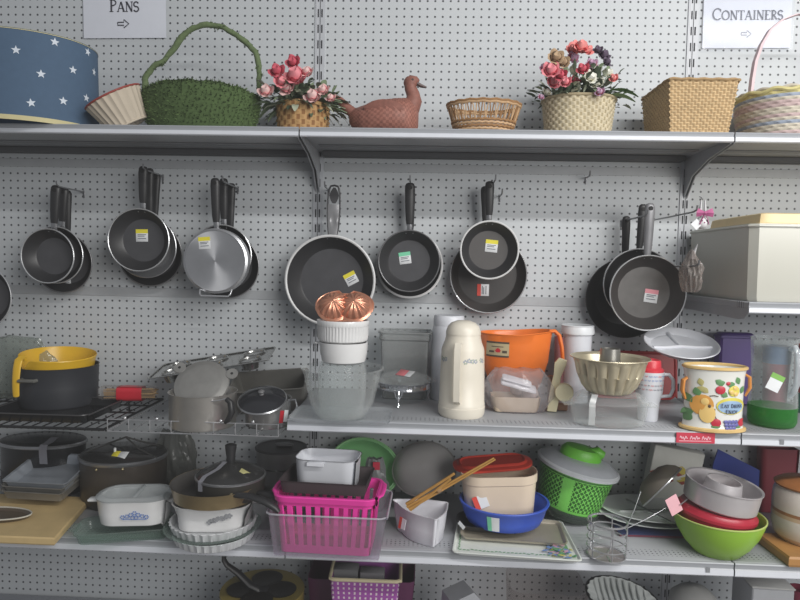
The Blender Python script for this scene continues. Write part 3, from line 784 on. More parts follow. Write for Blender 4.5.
def hook(px, py, L, label, up_=.012, tip=None):
    c = P(px, py, -.002)
    t = thing('peg_hook', label, 'hook', c, 0, 'wire pegboard hooks')
    mb = MB(); mb.tube([(0, 0, -.02), (0, -.004, 0), (0, -L*.5, 0), (0, -L*.93, .001), (0, -L, .005), (0, -L-.003, .005+up_)], .0026, 7)
    part(mb, 'wire', M('hook_wire', (140, 141, 144), .3, .7), t)
    mb = MB(); mb.box((0, .0, -.004), (.007, .003, .018), .001); part(mb, 'back_plate', M('hook_wire', (0, 0, 0)), t)
    return t

# group 1
t = pan(63, 263, -.05, 29.5, 'black frying pan, rearmost of the leftmost hanging trio', (66, 190), 9, ferr=False, rim=RIMD); stick(t, 66, 280, 10, R_ST(), .1)
pan(55.5, 255, -.10, 28, 'thin rimmed frying pan, middle of the leftmost hanging trio', (63, 187), 9)
pan(47.5, 256, -.15, 27, 'empty dark frying pan, front of the leftmost hanging trio', (55, 185), 9.5)
hook(84, 192, .16, 'wire hook holding the leftmost hanging trio of pans')
# group 2
pan(150, 254, -.04, 32, 'large black pan, rearmost of the second bunch of pans from the left', (156, 173), 8, ferr=False, rim=RIMD)
pan(146, 247, -.085, 30.5, 'silver sided pan, middle of the second bunch of pans from the left', (149, 168), 8, outer=ALU, ferr=False, inner=ALU, floorm=ALU, rim=ALU)
t = pan(138.5, 240, -.14, 31, 'frying pan with a yellow topped sticker, front of the second bunch from the left', (142.5, 166), 9); stick(t, 142, 235.5, 12.5, Y_ST(), .02)
hook(163, 176, .15, 'wire hook holding the second bunch of pans from the left')
# group 3
pan(227, 266, -.045, 32, 'dark pan, rearmost of the bunch behind the bright aluminium pan', (231, 183), 8, ferr=False, rim=RIMD)
pan(221.5, 255, -.095, 30, 'dark frying pan directly behind the bright aluminium base', (223, 178), 8.5, rim=RIMS)
t = pan(215, 261, -.150, 32.5, 'pan hung face to the wall showing its bright aluminium base', (215, 178), 9, flip=True, outer=ALU, floor=.93, dep=.035); stick(t, 204.5, 243, 12, Y_ST(), .08)
k = t['_k']; mb = MB(); mb.tube([(-16*k, -27*k, -.01), (-15*k, -33*k, .004), (-13*k, -35*k, .006), (14*k, -35*k, .006), (16*k, -33*k, .004), (17*k, -27*k, -.01)], .0028, 8); part(mb, 'helper_handle', CH, t, 'small chrome helper handle at the lower edge')
hook(238, 188, .16, 'wire hook holding the aluminium based pan bunch')
# group 4
t = pan(330, 280.5, -.10, 44.5, 'largest hanging frying pan with white rim and long steel handle', (334, 185), 13, rim=RIMW, rimw=.0045, style='steel', dep=.05, floor=.74); stick(t, 351, 278.5, 12.5, Y_ST(), .5)
hook(329, 190, .09, 'wire hook holding the largest white rimmed pan')
# group 5
pan(409.5, 265, -.055, 32.5, 'white rimmed pan behind the pan with the green topped sticker', (411, 190), 8, rim=RIMW, rimw=.004, ferr=False)
t = pan(409, 261, -.105, 30.5, 'frying pan with a green topped sticker and ribbed black handle', (410, 182.5), 9.5, rim=RIMD); stick(t, 405, 258, 12, G_ST(), .15)
hook(411, 186, .13, 'wire hook holding the pair with the green sticker')
# group 6
t = pan(488.5, 275, -.055, 38, 'wide red bottomed pan behind the small yellow stickered pan', (485, 186), 8, ferr=False, outer=M('red_enamel', (120, 52, 46), .4), inner=M('nonstick_brown', (58, 55, 54), .45), floorm=M('nonstick_brown', (0, 0, 0)), floor=.8); stick(t, 483, 290, 12, R_ST(), PI/2)
t = pan(489.5, 250, -.13, 28.7, 'small frying pan with a yellow topped sticker hung over the red bottomed pan', (490, 181), 8.5, rim=RIMW, rimw=.003, floorm=M('nonstick_warm_sheen', (76, 73, 72), .4)); stick(t, 491.5, 246, 12.5, Y_ST(), -.08)  # front pan's floor reflection put into a lighter, warmer colour
hook(490, 187, .17, 'wire hook holding the small pan over the red bottomed pan')
# group 7
pan(626, 298, -.05, 39.5, 'large dark pan, rearmost of the right hand bunch of pans', (627, 216), 8, ferr=False, rim=M('rim_black', (44, 44, 46), .4), floorm=NST)
pan(639, 284, -.12, 35, 'dark pan with thin rim, middle of the right hand bunch of pans', (644, 204), 8.5, ferr=False, floorm=NST)
t = pan(648, 293, -.20, 37.5, 'frying pan with flat grey handle, front of the right hand bunch of pans', (651, 203), 9.5, style='grey', ferr=False, inner=M('nonstick_brown', (0, 0, 0)), floorm=M('nonstick_pale_sheen', (82, 79, 77), .45, var=.2)); stick(t, 651, 296, 13.5, P_ST(), -.12)  # paler floor colour stands in for reflected light
hook(622, 221, .24, 'wire hook holding the right hand bunch of pans')
hook(649, 221, .37, 'long wire hook carrying the rabbit ornament')
hook(652, 266, .36, 'long lower wire hook carrying the plastic bag')
# far left
pan(-20, 297, -.12, 32, 'silver sided pan cut off by the left edge of the photo', (-16, 222), 9, outer=ALU)
hook(-16, 226, .16, 'wire hook at the left edge holding the silver sided pan')
hook(586, 178, .05, 'short empty wire hook below the top shelf, between the pan groups at right')
hook(500, 196, .06, 'short empty wire hook right of the small yellow stickered pan')
for o in list(bpy.data.objects):
    for q in ('_k', '_zf'):
        if q in o: del o[q]

# hanging ornament and bag at the hook tips
c = P(702, 222, -.35); k = kk(c)
t = thing('rabbit_ornament', 'small white rabbit ornament with pink bow hanging beside the white storage box', 'ornament', c)
OW = M('ornament_white', (216, 214, 216), .7)
mb = MB(); mb.ball((0, 0, -1*k), 7*k, n=16); part(mb, 'body', OW, t)
for s in (-1, 1):
    mb = MB(); mb.tube([(s*1.8*k, 0, 5*k), (s*2.6*k, 0, 14*k), (s*2.0*k, 0, 24*k)], [1.6*k, 2.1*k, 1.0*k], 10, flat=.6); part(mb, 'ear', OW, t)
mb = MB()
for s in (-1, 1):
    mb.rings([[(0, -6*k, 8*k), (0, -7.5*k, 9.5*k), (0, -6*k, 11*k)], [(s*4*k, -6*k, 6*k), (s*4*k, -9*k, 9.5*k), (s*4*k, -6*k, 13*k)], [(s*9*k, -6*k, 5*k), (s*9.5*k, -7*k, 9.5*k), (s*8*k, -6*k, 15*k)]], closed=False)
    mb.tube([(0, -6*k, 9*k), (s*3*k, -7*k, 3*k), (s*5*k, -6*k, -3*k)], 1.1*k, 6, flat=.4)
mb.ball((0, -6.5*k, 9.5*k), 2*k, n=8); part(mb, 'bow', M('bow_pink', (176, 92, 136), .5), t, 'shiny pink ribbon bow')
mb = MB(); mb.X = Matrix.Translation(Vector((-8*k, -5*k, -3*k))) @ Matrix.Rotation(.8, 4, 'Y'); mb.box((0, 0, 0), (9*k, .001, 9*k), .0003); part(mb, 'tag', M('sticker_white', (0, 0, 0)), t, 'white paper tag')
for s in (-1, 1):
    mb = MB(); mb.ball((s*2.6*k, -6.4*k, 1*k), .9*k, n=8); part(mb, 'eye', M('eye_black', (24, 22, 22), .2), t)
mb = MB(); mb.ball((0, -7*k, -1*k), .8*k, n=8); part(mb, 'nose', M('bow_pink', (0, 0, 0)), t)
for x0, x1, y0, y1 in ((690, 697, 199, 203), (707, 714, 199, 203)):
    pass
mb = MB(); mb.tube([(0, 0, 24*k), (-2*k, 0, 27*k), (-4*k, .002, 28*k)], .0012, 6); part(mb, 'hanging_loop', HBK, t)
def bag(name, label, cat, c, a, b, h, mats, seed=1, pinch=.35, amp=.12, rot=0., inner=None):
    t = thing(name, label, cat, c, rot)
    rnd = random.Random(seed); ph = [(rnd.uniform(0, 6.3), rnd.choice((2, 3, 5, 7, 9)), rnd.uniform(2, 7)) for _ in range(7)]
    mb = MB(); R = []; n = 44
    for i in range(19):
        f = i/18; base = math.sin(PI*min(1, .16+f*.62))**.6*(1-(1-pinch)*max(0, f-.55)/.45)
        if i == 0: base *= .92
        ring = []
        for j in range(n):
            th = 2*PI*j/n; w = sum(math.sin(q*th+p+z*f*2) for p, q, z in ph)/7
            q = base*(1+amp*w*(1 if i else .3)+amp*.5*math.sin(13*th+f*9+seed))
            ring.append((a*q*math.cos(th), b*q*math.sin(th), h*(f+(.06*w if i > 2 else 0))))
        R.append(ring)
    mb.rings(R, True, True); part(mb, 'film', mats, t, sharp=50)
    return t
c = P(690, 292, -.28); k = kk(c)
t = bag('plastic_bag', 'crumpled clear bag hung left of the white storage box', 'bag', c, 10*k, .05, 46*k, G('bag_brownish', (228, 222, 218), (188, 180, 175), .34, .2, .3), 4, .3, .2)
mb = MB(); mb.tube([(0, 0, 36*k), (2*k, 0, 44*k), (4*k, -.01, 52*k)], [8*k, 4*k, 1*k], 8, flat=.4); part(mb, 'header', M('ornament_white', (0, 0, 0)), t, 'folded white header of the bag')
# ------------------------------------------------------------------ things on the wire shelves at left
def vessel(mb, outer, t, n=48, sx=1., sy=1., mod=None, fm=None):
    return mb.lathe(wall_prof(outer, t, None if sx == 1. else .004), n, sx, sy, mod, fm=fm)
def rrvessel(mb, outer, a, b, r, t, n=64):
    """rounded rectangle vessel; outer = [(offset,z)...] bottom to top"""
    inner = [(o-t, max(z, outer[0][1]+t)) for o, z in reversed(outer)]
    return mb.loft(outer+inner, a, b, r, n, cap0=True, cap1=True)
ENA = M('enamel_black', (30, 31, 33), .22, var=.1); DKG = M('dark_grey_tin', (84, 84, 86), .4, .5, var=.12); TIN = M('tin_grey', (150, 150, 150), .35, .6, var=.1)
RK = ZL+.003
# black baking tray on the grid
it = item(58, 421, RK, 58, .72); k = it.k
t = thing('baking_tray', 'black rimmed baking tray lying on the wire grid under the black pot', 'tray', it.c)
mb = MB(); rrvessel(mb, [(-.012, 0), (-.004, .014), (0, .024)], 58*k, .118, .03, .0025); part(mb, 'pan', ENA, t)
mb = MB(); rimtube(mb, 58*k, .118, .03, .0245, .0022, 64); part(mb, 'rolled_rim', M('dark_rim', (64, 64, 66), .3), t)
# black pot
it2 = item(59, 409, RK+.003, 41, .9); k = it2.k
t = thing('stock_pot', 'big matte black pot holding the yellow colander', 'pot', it2.c)
hp_ = it2.h(369); r = 41*k
mb = MB(); vessel(mb, [(r*.96, 0), (r*.985, .006), (r, hp_*.5), (r*1.015, hp_-.003), (r*1.03, hp_)], .0035, 56); part(mb, 'body', M('pot_charcoal', (50, 52, 57), .5), t)
mb = MB(); p0 = Vector((-17*k, -r*.93, hp_*.74)); 
mb.tube([p0+Vector((-.002, .012, 0)), p0+Vector((-.001, -.014, -.001)), p0+Vector((.048, -.019, 0)), p0+Vector((.05, .004, 0))], .0075, 10, flat=.8); part(mb, 'side_handle', M('handle_greybeige', (104, 104, 100), .5), t, 'grey side handle')
# yellow colander in the pot
t = thing('colander', 'bright yellow plastic colander with loop handle sitting in the black pot', 'colander', it2.c+Vector((0, 0, .034)))
YEL = M('yellow_plastic', (222, 178, 46), .32, var=.04)
zt = it2.h(359)-.034; r = 39.5*k
mb = MB()
def nt(th, i):
    return 0
prof = [(r*.55, 0), (r*.8, .03), (r*.93, hp_-.04), (r*.975, zt-.008), (r*1.0, zt), (r*.99, zt+.003), (r*.95, zt-.008), (r*.88, hp_-.05), (r*.5, .006), (.001, .006)]
R = []
for i, (q, z) in enumerate(prof):
    ring = []
    for j in range(64):
        th = 2*PI*j/64; dth = (th-math.radians(242)); dip = math.exp(-(dth/.17)**2)*.032*(3 <= i <= 6)*(1 if z > hp_-.03 else 0); sl = .010*math.cos(th-2.3)*(3 <= i <= 6)
        ring.append((q*math.cos(th), q*math.sin(th), z-dip+sl))
    R.append(ring)
mb.rings(R, True, True); part(mb, 'bowl', YEL, t)
mb = MB(); an = math.radians(242); hd = []
for f, dz, wd in ((.97, -.005, .009), (1.03, .006, .011), (1.12, -.002, .0115), (1.17, -.025, .011), (1.20, -.055, .0105), (1.21, -.085, .010), (1.2, -.112, .009)):
    hd.append((r*f*math.cos(an)*.98, r*f*math.sin(an), zt+dz, wd))
mb.rings([[(x+w*math.cos(q)*1.15, y+w*.42*math.sin(q), z+.4*w*math.sin(q)) for q in [2*PI*j/12 for j in range(12)]] for x, y, z, w in hd], True, True); part(mb, 'handle', YEL, t)
# wrapped glass bowl at the far left
c = at(17, -.078, RK)
t = bag('wrapped_bowl', 'glass bowl wrapped in clear crinkled plastic, behind the yellow colander at the left edge', 'bowl', c+Vector((0, 0, 0)), 46*kk(c), .058, (P(17, 338, -.078).z-RK)*1.0, G('wrap_film', (224, 228, 224), (178, 184, 178), .26, .12, .35), 2, .72, .10)
# skewer pack
c = P(128, 390, -.17); c.z = RK+.026
t = thing('skewer_pack', 'pack of wooden skewers with a bright red label beside the black pot', 'pack', c, math.radians(4)); k = kk(c)
mb = MB()
for i in range(26):
    y, z = random.uniform(-.018, .018), random.uniform(.004, .030); mb.tube([(-24*k, y, z), (29*k+random.uniform(-.01, .008), y*1.2, z+random.uniform(-.003, .008))], .0018, 5)
part(mb, 'skewers', M('bamboo', (176, 146, 104), .7, var=.15), t)
mb = MB(); mb.loft([(0, -10*k), (.001, 0), (0, 17*k)], .0228, .0208, .012, 24); mb.v = [Vector((v.z, v.y, v.x+.018)) for v in mb.v]; part(mb, 'label', M('label_red', (198, 44, 58), .35), t, 'red paper label')
mb = MB(); mb.loft([(-.004, -31*k), (.001, -26*k), (.001, 24*k), (-.003, 31*k)], .0212, .0195, .011, 28); mb.v = [Vector((v.z, v.y, v.x+.019)) for v in mb.v]; part(mb, 'plastic_wrap', G('wrap_clear', (242, 240, 238), (214, 206, 206), .08, .1, .2), t)

# saucepan with tilted lid
CK = ZL+.0016
it = item(203, 432, CK, 33); k = it.k; r = 34*k
t = thing('saucepan', 'dull aluminium saucepan with black side handle under a tilted flat lid', 'pot', it.c)
hh = it.h(397)
mb = MB(); vessel(mb, [(r*.96, 0), (r, .006), (r, hh-.004), (r*1.03, hh)], .002, 56); part(mb, 'body', M('old_alu', (196, 193, 188), .36, .7, var=.1), t)
mb = MB(); p0 = Vector((r*.55, -r*.82, hh-.012)); mb.tube([p0, p0+Vector((.022, -.006, .004)), p0+Vector((.045, -.004, .010))], .004, 8, flat=.5); part(mb, 'handle_bracket', CH, t)
mb = MB(); p1 = p0+Vector((.043, -.004, .008)); mb.tube([p1, p1+Vector((.012, -.004, -.008)), p1+Vector((.016, -.004, -.035)), p1+Vector((.006, -.004, -.058)), p1+Vector((-.004, -.002, -.066))], [.007, .0085, .009, .008, .005], 10); part(mb, 'handle', HBK, t)
q = P(201, 383, it.c.y-.01)
t = thing('pot_lid', 'flat aluminium pan with two riveted ears tipped into the saucepan', 'lid', (q.x, q.y, q.z), (math.radians(49), math.radians(4), 0))
r = 28.5*k
mb = MB(); mb.lathe([(.001, .002), (r*.72, .002), (r*.8, .0005), (r*.97, -.004), (r, -.009), (r*.97, -.0075), (r*.78, -.0035), (.001, -.002)], 56); part(mb, 'disc', M('lid_grey', (146, 145, 142), .45, .45, var=.12), t)
for an in (150, 28):
    a_ = math.radians(an); mb = MB(); x, y = r*1.13*math.cos(a_), r*1.13*math.sin(a_)
    mb.mat(0).lathe([(.001, -.005), (.017, -.005), (.018, -.003), (.017, -.001), (.004, -.001)], 20); mb.mat(1).lathe([(.004, -.0008), (.001, -.0008)], 10); mb.v = [Vector(v)+Vector((x, y, 0)) for v in mb.v]; part(mb, 'ear', [M('lid_grey', (0, 0, 0)), M('hole_dark', (0, 0, 0))], t)
# small pot with dark glass lid
it = item(268, 430, CK, 23); k = it.k; r = 23*k; hh = it.h(402)
t = thing('small_pot', 'small steel pot with dark glass lid, left of the middle shelf edge', 'pot', it.c)
mb = MB(); vessel(mb, [(r*.95, 0), (r, .005), (r, hh-.003), (r*1.04, hh)], .002, 48); part(mb, 'body', M('steel_soft', (170, 170, 170), .25, .7, var=.1), t)
mb = MB(); mb.mat(0).lathe([(r*1.05, hh+.001), (r*1.0, hh+.004)], 48); mb.mat(1).lathe([(r*1.0, hh+.004), (r*.8, hh+.012), (r*.4, hh+.019), (.001, hh+.021), ], 48)
o = part(mb, 'lid', [STL, M('smoked_lid', (40, 41, 45), .12)], t, 'dark smoked glass lid with a steel rim'); o.location = (0, -.004-hh*.40, .006+hh*(1-.917)); o.rotation_euler = (math.radians(23.5), 0, 0)
mb = MB(); mb.lathe([(.001, hh+.019), (.007, hh+.02), (.005, hh+.024), (.009, hh+.030), (.006, hh+.033), (.001, hh+.034)], 16); part(mb, 'knob', M('knob_grey', (104, 104, 106), .4), o)
mb = MB(); mb.tube([(r*.9, -.01, hh-.006), (r*1.25, -.012, hh-.002), (r*1.32, -.012, hh-.02), (r*1.2, -.012, hh-.045), (r*.98, -.01, hh-.05)], .0035, 8); part(mb, 'handle', STL, t)
mb = MB(); q = (19*k, -r*.62, hh*.42); mb.X = Matrix.Translation(Vector(q)) @ Matrix.Rotation(.65, 4, 'Z') @ Matrix.Rotation(.12, 4, 'Y')
mb.mat(0).box((-.006, 0, 0), (.012, .0012, .036), .0003); mb.mat(1).box((.007, 0, .003), (.012, .0012, .034), .0003); part(mb, 'tag', [M('label_red', (0, 0, 0)), M('sticker_white', (0, 0, 0))], t, 'red and white paper tag')
# loaf pan behind
q = P(272, 386, -.115)
t = thing('loaf_pan', 'long grey loaf pan tipped towards the front behind the small pot', 'pan', (q.x, -.098, RK+.008), (math.radians(20), math.radians(-5), math.radians(3))); k = kk(q)
mb = MB(); rrvessel(mb, [(-.010, 0), (-.004, .05), (0, .088)], 37*k, .062, .012, .002, 56); rimtube(mb, 37*k+.003, .065, .014, .088, .0026, 56); part(mb, 'pan', M('loaf_grey', (138, 136, 131), .4, .4, var=.1), t)
# muffin tin on top of the pots
q = P(214, 362, -.13)
t = thing('muffin_tin', 'shiny muffin tin lying slanted across the pots at left', 'baking tin', (q.x, q.y, q.z), (math.radians(7), math.radians(-10), math.radians(4)), )
k = kk(q); mb = MB(); A, B = 62*k, .086
mb.loft([(-.002, -.003), (0, -.001), (-.001, .0012), (-.004, .0012), (-.006, 0)], A, B, .014, 64, cap0=True, cap1=False)
CUPS = [(-A*.64+i*A*.64, s*B*.46) for i in range(3) for s in (-1, 1)]
SIL = M('shiny_tin', (178, 178, 176), .2, .85, var=.05)
part(mb, 'plate', SIL, t)
for x, y in CUPS:
    mb = MB(); mb.lathe([(.001, -.03), (.024, -.03), (.034, .0015), (.0365, .0025), (.0375, .0015), (.033, 0), (.0235, -.0285), (.001, -.0285)], 28); mb.v = [Vector(v)+Vector((x, y, 0)) for v in mb.v]; part(mb, 'cup', SIL, t)
# ------------------------------------------------------------------ middle shelf
GLS = G('clear_glass', (251, 252, 252), (232, 234, 233), .06, .04, .5)
PLC = G('clear_plastic', (248, 249, 250), (222, 225, 227), .10, .14, .4)
WPL = M('white_plastic', (214, 216, 222), .35, var=.03); CRM = M('cream_plastic', (226, 219, 204), .35, var=.03); WCE = M('white_ceramic', (224, 224, 224), .2, var=.03)
zm = ZM+.0005
# clear tray under the bowl
it = item(342, 424, zm, 50, .62); k = it.k
t = thing('plastic_tray', 'shallow clear plastic tray lying under the glass mixing bowls', 'tray', it.c)
mb = MB(); rrvessel(mb, [(-.008, 0), (0, .010)], 50*k, 50*k*.62, .03, .0016); part(mb, 'pan', PLC, t)
c0 = it.c
# mixing bowl
z1 = zm+.003
t = thing('glass_bowl', 'large clear glass mixing bowl holding an upturned bowl, in front of the copper mould', 'bowl', (c0.x, c0.y-.01, z1)); k = it.k
c0 = Vector((c0.x, c0.y-.01, 0)); fy = c0.y-37*k
hh = P(346, 374, fy).z-z1; r = 38.5*k
mb = MB(); vessel(mb, [(r*.56, 0), (r*.64, .004), (r*.82, hh*.30), (r*.95, hh*.72), (r*.98, hh*.86), (r*1.03, hh-.006), (r*1.07, hh-.002), (r*1.07, hh+.001)], .005, 56); part(mb, 'bowl', GLS, t)
t = thing('upturned_bowl', 'smaller clear glass bowl standing upside down inside the mixing bowl', 'bowl', (c0.x, c0.y, z1+.006))
h2 = P(346, 362, c0.y).z-z1-.006; 
mb = MB(); mb.lathe([(r*.52, 0), (r*.54, .002), (r*.62, h2*.4), (r*.62, h2*.85), (r*.55, h2), (.001, h2), (.001, h2-.004), (r*.52, h2-.004), (r*.58, h2*.83), (r*.58, h2*.4), (r*.50, .002)], 48); part(mb, 'bowl', GLS, t)
z2 = z1+.006+h2+.0005
# white dishes
h3 = P(346, 344, c0.y-24*k).z-z2
t = thing('white_dish', 'smooth white dish standing on the upturned glass bowl', 'dish', (c0.x+1*k, c0.y, z2))
r2 = 24*k
mb = MB(); vessel(mb, [(r2*.8, 0), (r2*.9, .004), (r2*.98, h3*.5), (r2, h3-.002)], .004, 44); part(mb, 'body', WCE, t)
mb = MB(); mb.box((-r2*1.02, -.004, h3-.006), (.02, .02, .004), .001); part(mb, 'lip_tab', WCE, t)
z3 = z2+h3+.0005; h4 = P(346, 322, c0.y-24*k).z-z3
t = thing('ramekin', 'white fluted souffle dish under the copper mould', 'dish', (c0.x, c0.y, z3))
r2 = 26*k
mb = MB(); 
def fl(th, i): return (.0009*math.cos(48*th) if 2 <= i <= 5 else 0)
mb.lathe(wall_prof([(r2*.88, 0), (r2*.93, .003), (r2*.95, h4*.2), (r2*.97, h4*.72), (r2*.985, h4*.74), (r2, h4-.002), (r2*.99, h4)], .0045), 192, mod=lambda th, i: .0011*math.cos(48*th) if i in (3, 4) else 0); part(mb, 'body', WCE, t)
# copper mould
q = P(345.5, 313, c0.y-.005); COP = M('copper', (222, 158, 130), .3, .7, var=.06)
t = thing('copper_mould', 'shiny copper jelly mould with two fluted domes, on top of the white dishes', 'mould', (c0.x, c0.y, z3+h4+.001), (math.radians(52), 0, 0))
for s in (-1, 1):
    mb = MB(); r3 = 17.6*k
    mb.lathe([(r3, 0), (r3*1.02, .003), (r3*.97, .005), (r3*.86, .006), (r3*.8, .014), (r3*.6, .026), (r3*.3, .034), (.001, .036)], 96, mod=lambda th, i: (.0036*math.cos(13*th) if 4 <= i <= 6 else 0))
    mb.v = [Vector((v[0]+s*10.5*k, v[1]*1.0+14*k, v[2])) for v in mb.v]; part(mb, 'fluted_dome', COP, t)
mb = MB(); pts = []
for i in range(48):
    th = 2*PI*i/48; x = math.cos(th); y = math.sin(th)
    pts.append(((x*28.8*k), (y*17.2*k+(2.0*k if y > 0 else 0)*(-1 if abs(x) < .2 and y > 0 else 1))+15*k, .001))
mb.tube(pts, .003, 8, True); mb.poly([(x*.99, y, .0008) for x, y, z in pts]); part(mb, 'rim', COP, t)
# clear tub behind
it = item(404, 395, zm, 24, Y=-.105); k = it.k
t = thing('plastic_tub', 'translucent grey food tub behind the chrome footed dish', 'tub', it.c)
hh = P(404, 333, -.105-.05).z-zm
mb = MB(); rrvessel(mb, [(-.016, 0), (-.012, .006), (-.004, hh*.88), (.0, hh*.9), (.0, hh)], 25*k, .062, .02, .002, 56); rimtube(mb, 25*k+.002, .064, .022, hh, .003); part(mb, 'body', G('frosted_plastic', (230, 232, 232), (190, 192, 192), .30, .3, .3), t)
# chrome stand with glass dish
it = item(403, 407, zm, 27, .8); k = it.k; r = 27*k
t = thing('chrome_stand', 'ornate chrome footed stand under a round covered glass dish', 'stand', it.c)
z_ = it.h(392)
CHS = M('chrome_bright', (206, 208, 212), .12, .9)
mb = MB(); mb.lathe([(r*.93, z_), (r*.97, z_+.004), (r*.95, z_+.010), (r*.96, z_+.018), (r, z_+.021), (r*1.02, z_+.023), (r*.98, z_+.024), (r*.92, z_+.018), (r*.9, z_+.002)], 96, mod=lambda th, i: .0014*math.cos(36*th) if i in (2, 3) else 0); part(mb, 'gallery', CHS, t)
for an in (-98, 22, 142):
    a_ = math.radians(an); mb = MB(); u = Vector((math.cos(a_), math.sin(a_), 0)); s_ = Vector((-u.y, u.x, 0))
    mb.tube([u*(r*.95)+Vector((0, 0, z_+.004)), u*(r*1.02)+Vector((0, 0, z_*.7)), u*(r*.97)+Vector((0, 0, z_*.35)), u*(r*1.04)+Vector((0, 0, .003))], [.004, .0042, .0028, .0036], 8)
    for g in (-1, 1): mb.tube([u*(r*.97)+s_*(g*.012)+Vector((0, 0, z_+.002)), u*(r*1.01)+s_*(g*.007)+Vector((0, 0, z_*.72)), u*(r*1.0)+s_*(g*.001)+Vector((0, 0, z_*.55))], .0022, 6)
    part(mb, 'foot', CHS, t)
t = thing('covered_dish', 'round glass dish with glass lid and pink sticker resting in the chrome stand', 'dish', it.c+Vector((0, 0, z_+.006)))
rg = r*.88; 
mb = MB(); vessel(mb, [(rg*.86, 0), (rg*.97, .01), (rg, .017)], .003, 48); part(mb, 'dish', GLS, t)
mb = MB(); mb.lathe([(r*1.16, .0195), (r*1.15, .0225), (r*1.0, .026), (r*.9, .034), (r*.5, .044), (.001, .047), (.001, .044), (r*.5, .041), (r*.88, .031), (r*1.0, .0215)], 56); part(mb, 'lid', GLS, t)
mb = MB(); mb.X = Matrix.Translation(Vector((2*k, -r*.42, .0465))) @ Matrix.Rotation(math.radians(14), 4, 'X') @ Matrix.Rotation(-.35, 4, 'Z')
mb.mat(0).box((-3*k, 0, 0), (9*k, 14*k, .0008), .0002); mb.mat(1).box((4.5*k, 0, 0), (6*k, 14*k, .0008), .0002); part(mb, 'price_sticker', [M('sticker_rose', (214, 120, 126), .6), M('sticker_white', (0, 0, 0))], t, 'pink and white price sticker')
# white canister
it = item(447, 402, zm, 16.5); k = it.k; r = 16.5*k; hh = P(447, 315, it.c.y).z-zm
t = thing('canister', 'tall white plastic canister with narrow cap behind the cream flask', 'canister', it.c)
mb = MB(); mb.lathe([(.001, 0), (r*.96, 0), (r, .004), (r*1.02, hh*.5), (r, hh*.8), (r*.96, hh*.86), (r*.92, hh*.88), (.001, hh*.88)], 44); part(mb, 'body', WPL, t)
mb = MB(); mb.lathe([(r*.93, hh*.88), (r*.94, hh*.93), (r*.9, hh*.985), (r*.84, hh), (.001, hh)], 44); part(mb, 'cap', WPL, t)
# cream flask
it = item(461, 420, zm, 23); k = it.k; r = 23*k
t = thing('vacuum_flask', 'cream vacuum flask with domed cap and flower band at the shelf front', 'flask', it.c)
z = lambda y: P(461, y, it.c.y).z-zm
mb = MB(); prof = [(.001, 0), (r*.93, 0), (r*1.0, z(412)), (r*1.02, z(405)), (r*1.0, z(404.5)), (r*1.0, z(401)), (r*.985, z(400.5)), (r*.96, z(375)), (r*.925, z(350)), (r*.90, z(347)), (r*.80, z(341)), (r*.76, z(337)), (r*.74, z(334)), (.001, z(334))]
mb.lathe(prof, 56); part(mb, 'body', CRM, t)
mb = MB(); mb.lathe([(r*.76, z(334)), (r*.75, z(331)), (r*.67, z(326)), (r*.52, z(322.5)), (r*.28, z(320.5)), (.001, z(320))], 44); part(mb, 'cap', CRM, t)
def rb(v):
    zz = [(z(401), .985), (z(375), .95), (z(348), .9)]
    return r*(.925+(.96-.925)*(z(350)-v)/(z(350)-z(375)))
mb = MB()
for i in (0, 1, 2, 8, 9, 10, 11, 13, 14):
    th = -PI/2+(-1.25+i*.165); cz = z(358)+random.uniform(-.003, .003)
    for q in range(5):
        an = 2*PI*q/5+i; u, v = th+.0045/ r*math.cos(an), cz+.0045*math.sin(an); pts = []
        for g in range(6):
            uu, vv = u+.0028/r*math.cos(2*PI*g/6), v+.0028*math.sin(2*PI*g/6); e = rb(vv)+.0006; pts.append((e*math.cos(uu), e*math.sin(uu), vv))
        mb.mat(random.choice((0, 0, 1))).poly(pts)
part(mb, 'flower_band', [M('print_greyblue', (166, 172, 182), .5), M('print_greygreen', (172, 182, 166), .5)], t)
mb = MB(); an = math.radians(-103); ux, uy = math.cos(an), math.sin(an)
hp = [(.9, 341), (1.16, 340), (1.3, 345), (1.32, 362), (1.30, 380), (1.24, 396), (1.02, 399)]
mb.rings([[(r*f*ux+w*(-uy), r*f*uy+w*ux, z(y)) for w, f in ((-.0085, f0-.05), (-.0085, f0+.06), (.0085, f0+.06), (.0085, f0-.05))] for f0, y in hp], True, True); part(mb, 'handle', CRM, t)
# orange colander
it = item(514, 397, zm, 36, Y=-.135); k = it.k; ORG = M('orange_plastic', (234, 122, 48), .32, var=.04)
t = thing('colander', 'orange plastic scoop colander with loop handle and a maple leaf label', 'colander', it.c)
hh = P(514, 333, -.135).z-zm; a = 36*k; b = .075
mb = MB()
out = [(-a*.62, 0), (-a*.50, .004), (-a*.26, hh*.3), (-a*.09, hh*.55), (-.004, hh*.85), (0, hh-.003), (.004, hh), (.002, hh+.002), (-.004, hh-.004), (-a*.11, hh*.55), (-a*.28, hh*.32), (-a*.52, .008)]
R = []
for o, zz in out:
    f = (a+o)/a; R.append([(a*f*math.cos(th), b*f*math.sin(th)*(1), zz+(.012*max(0, math.cos(th))*(zz > hh*.5))) for th in [2*PI*j/56 for j in range(56)]])
mb.rings(R, True, True); part(mb, 'bowl', ORG, t)
mb = MB(); hz = hh+.010
mb.tube([(a*.86, -b*.35, hz), (a*1.02, -b*.30, hz+.002), (a*1.16, -b*.28, hz-.012), (a*1.24, -b*.3, hz-.05), (a*1.27, -b*.34, hz-.085), (a*1.25, -b*.36, hz-.10)], [.008, .009, .009, .0085, .008, .006], 10, flat=.75); part(mb, 'handle', ORG, t)
mb = MB(); q = P(498.5, 350, -.135-b); cx = q.x-it.c.x; czz = q.z-zm
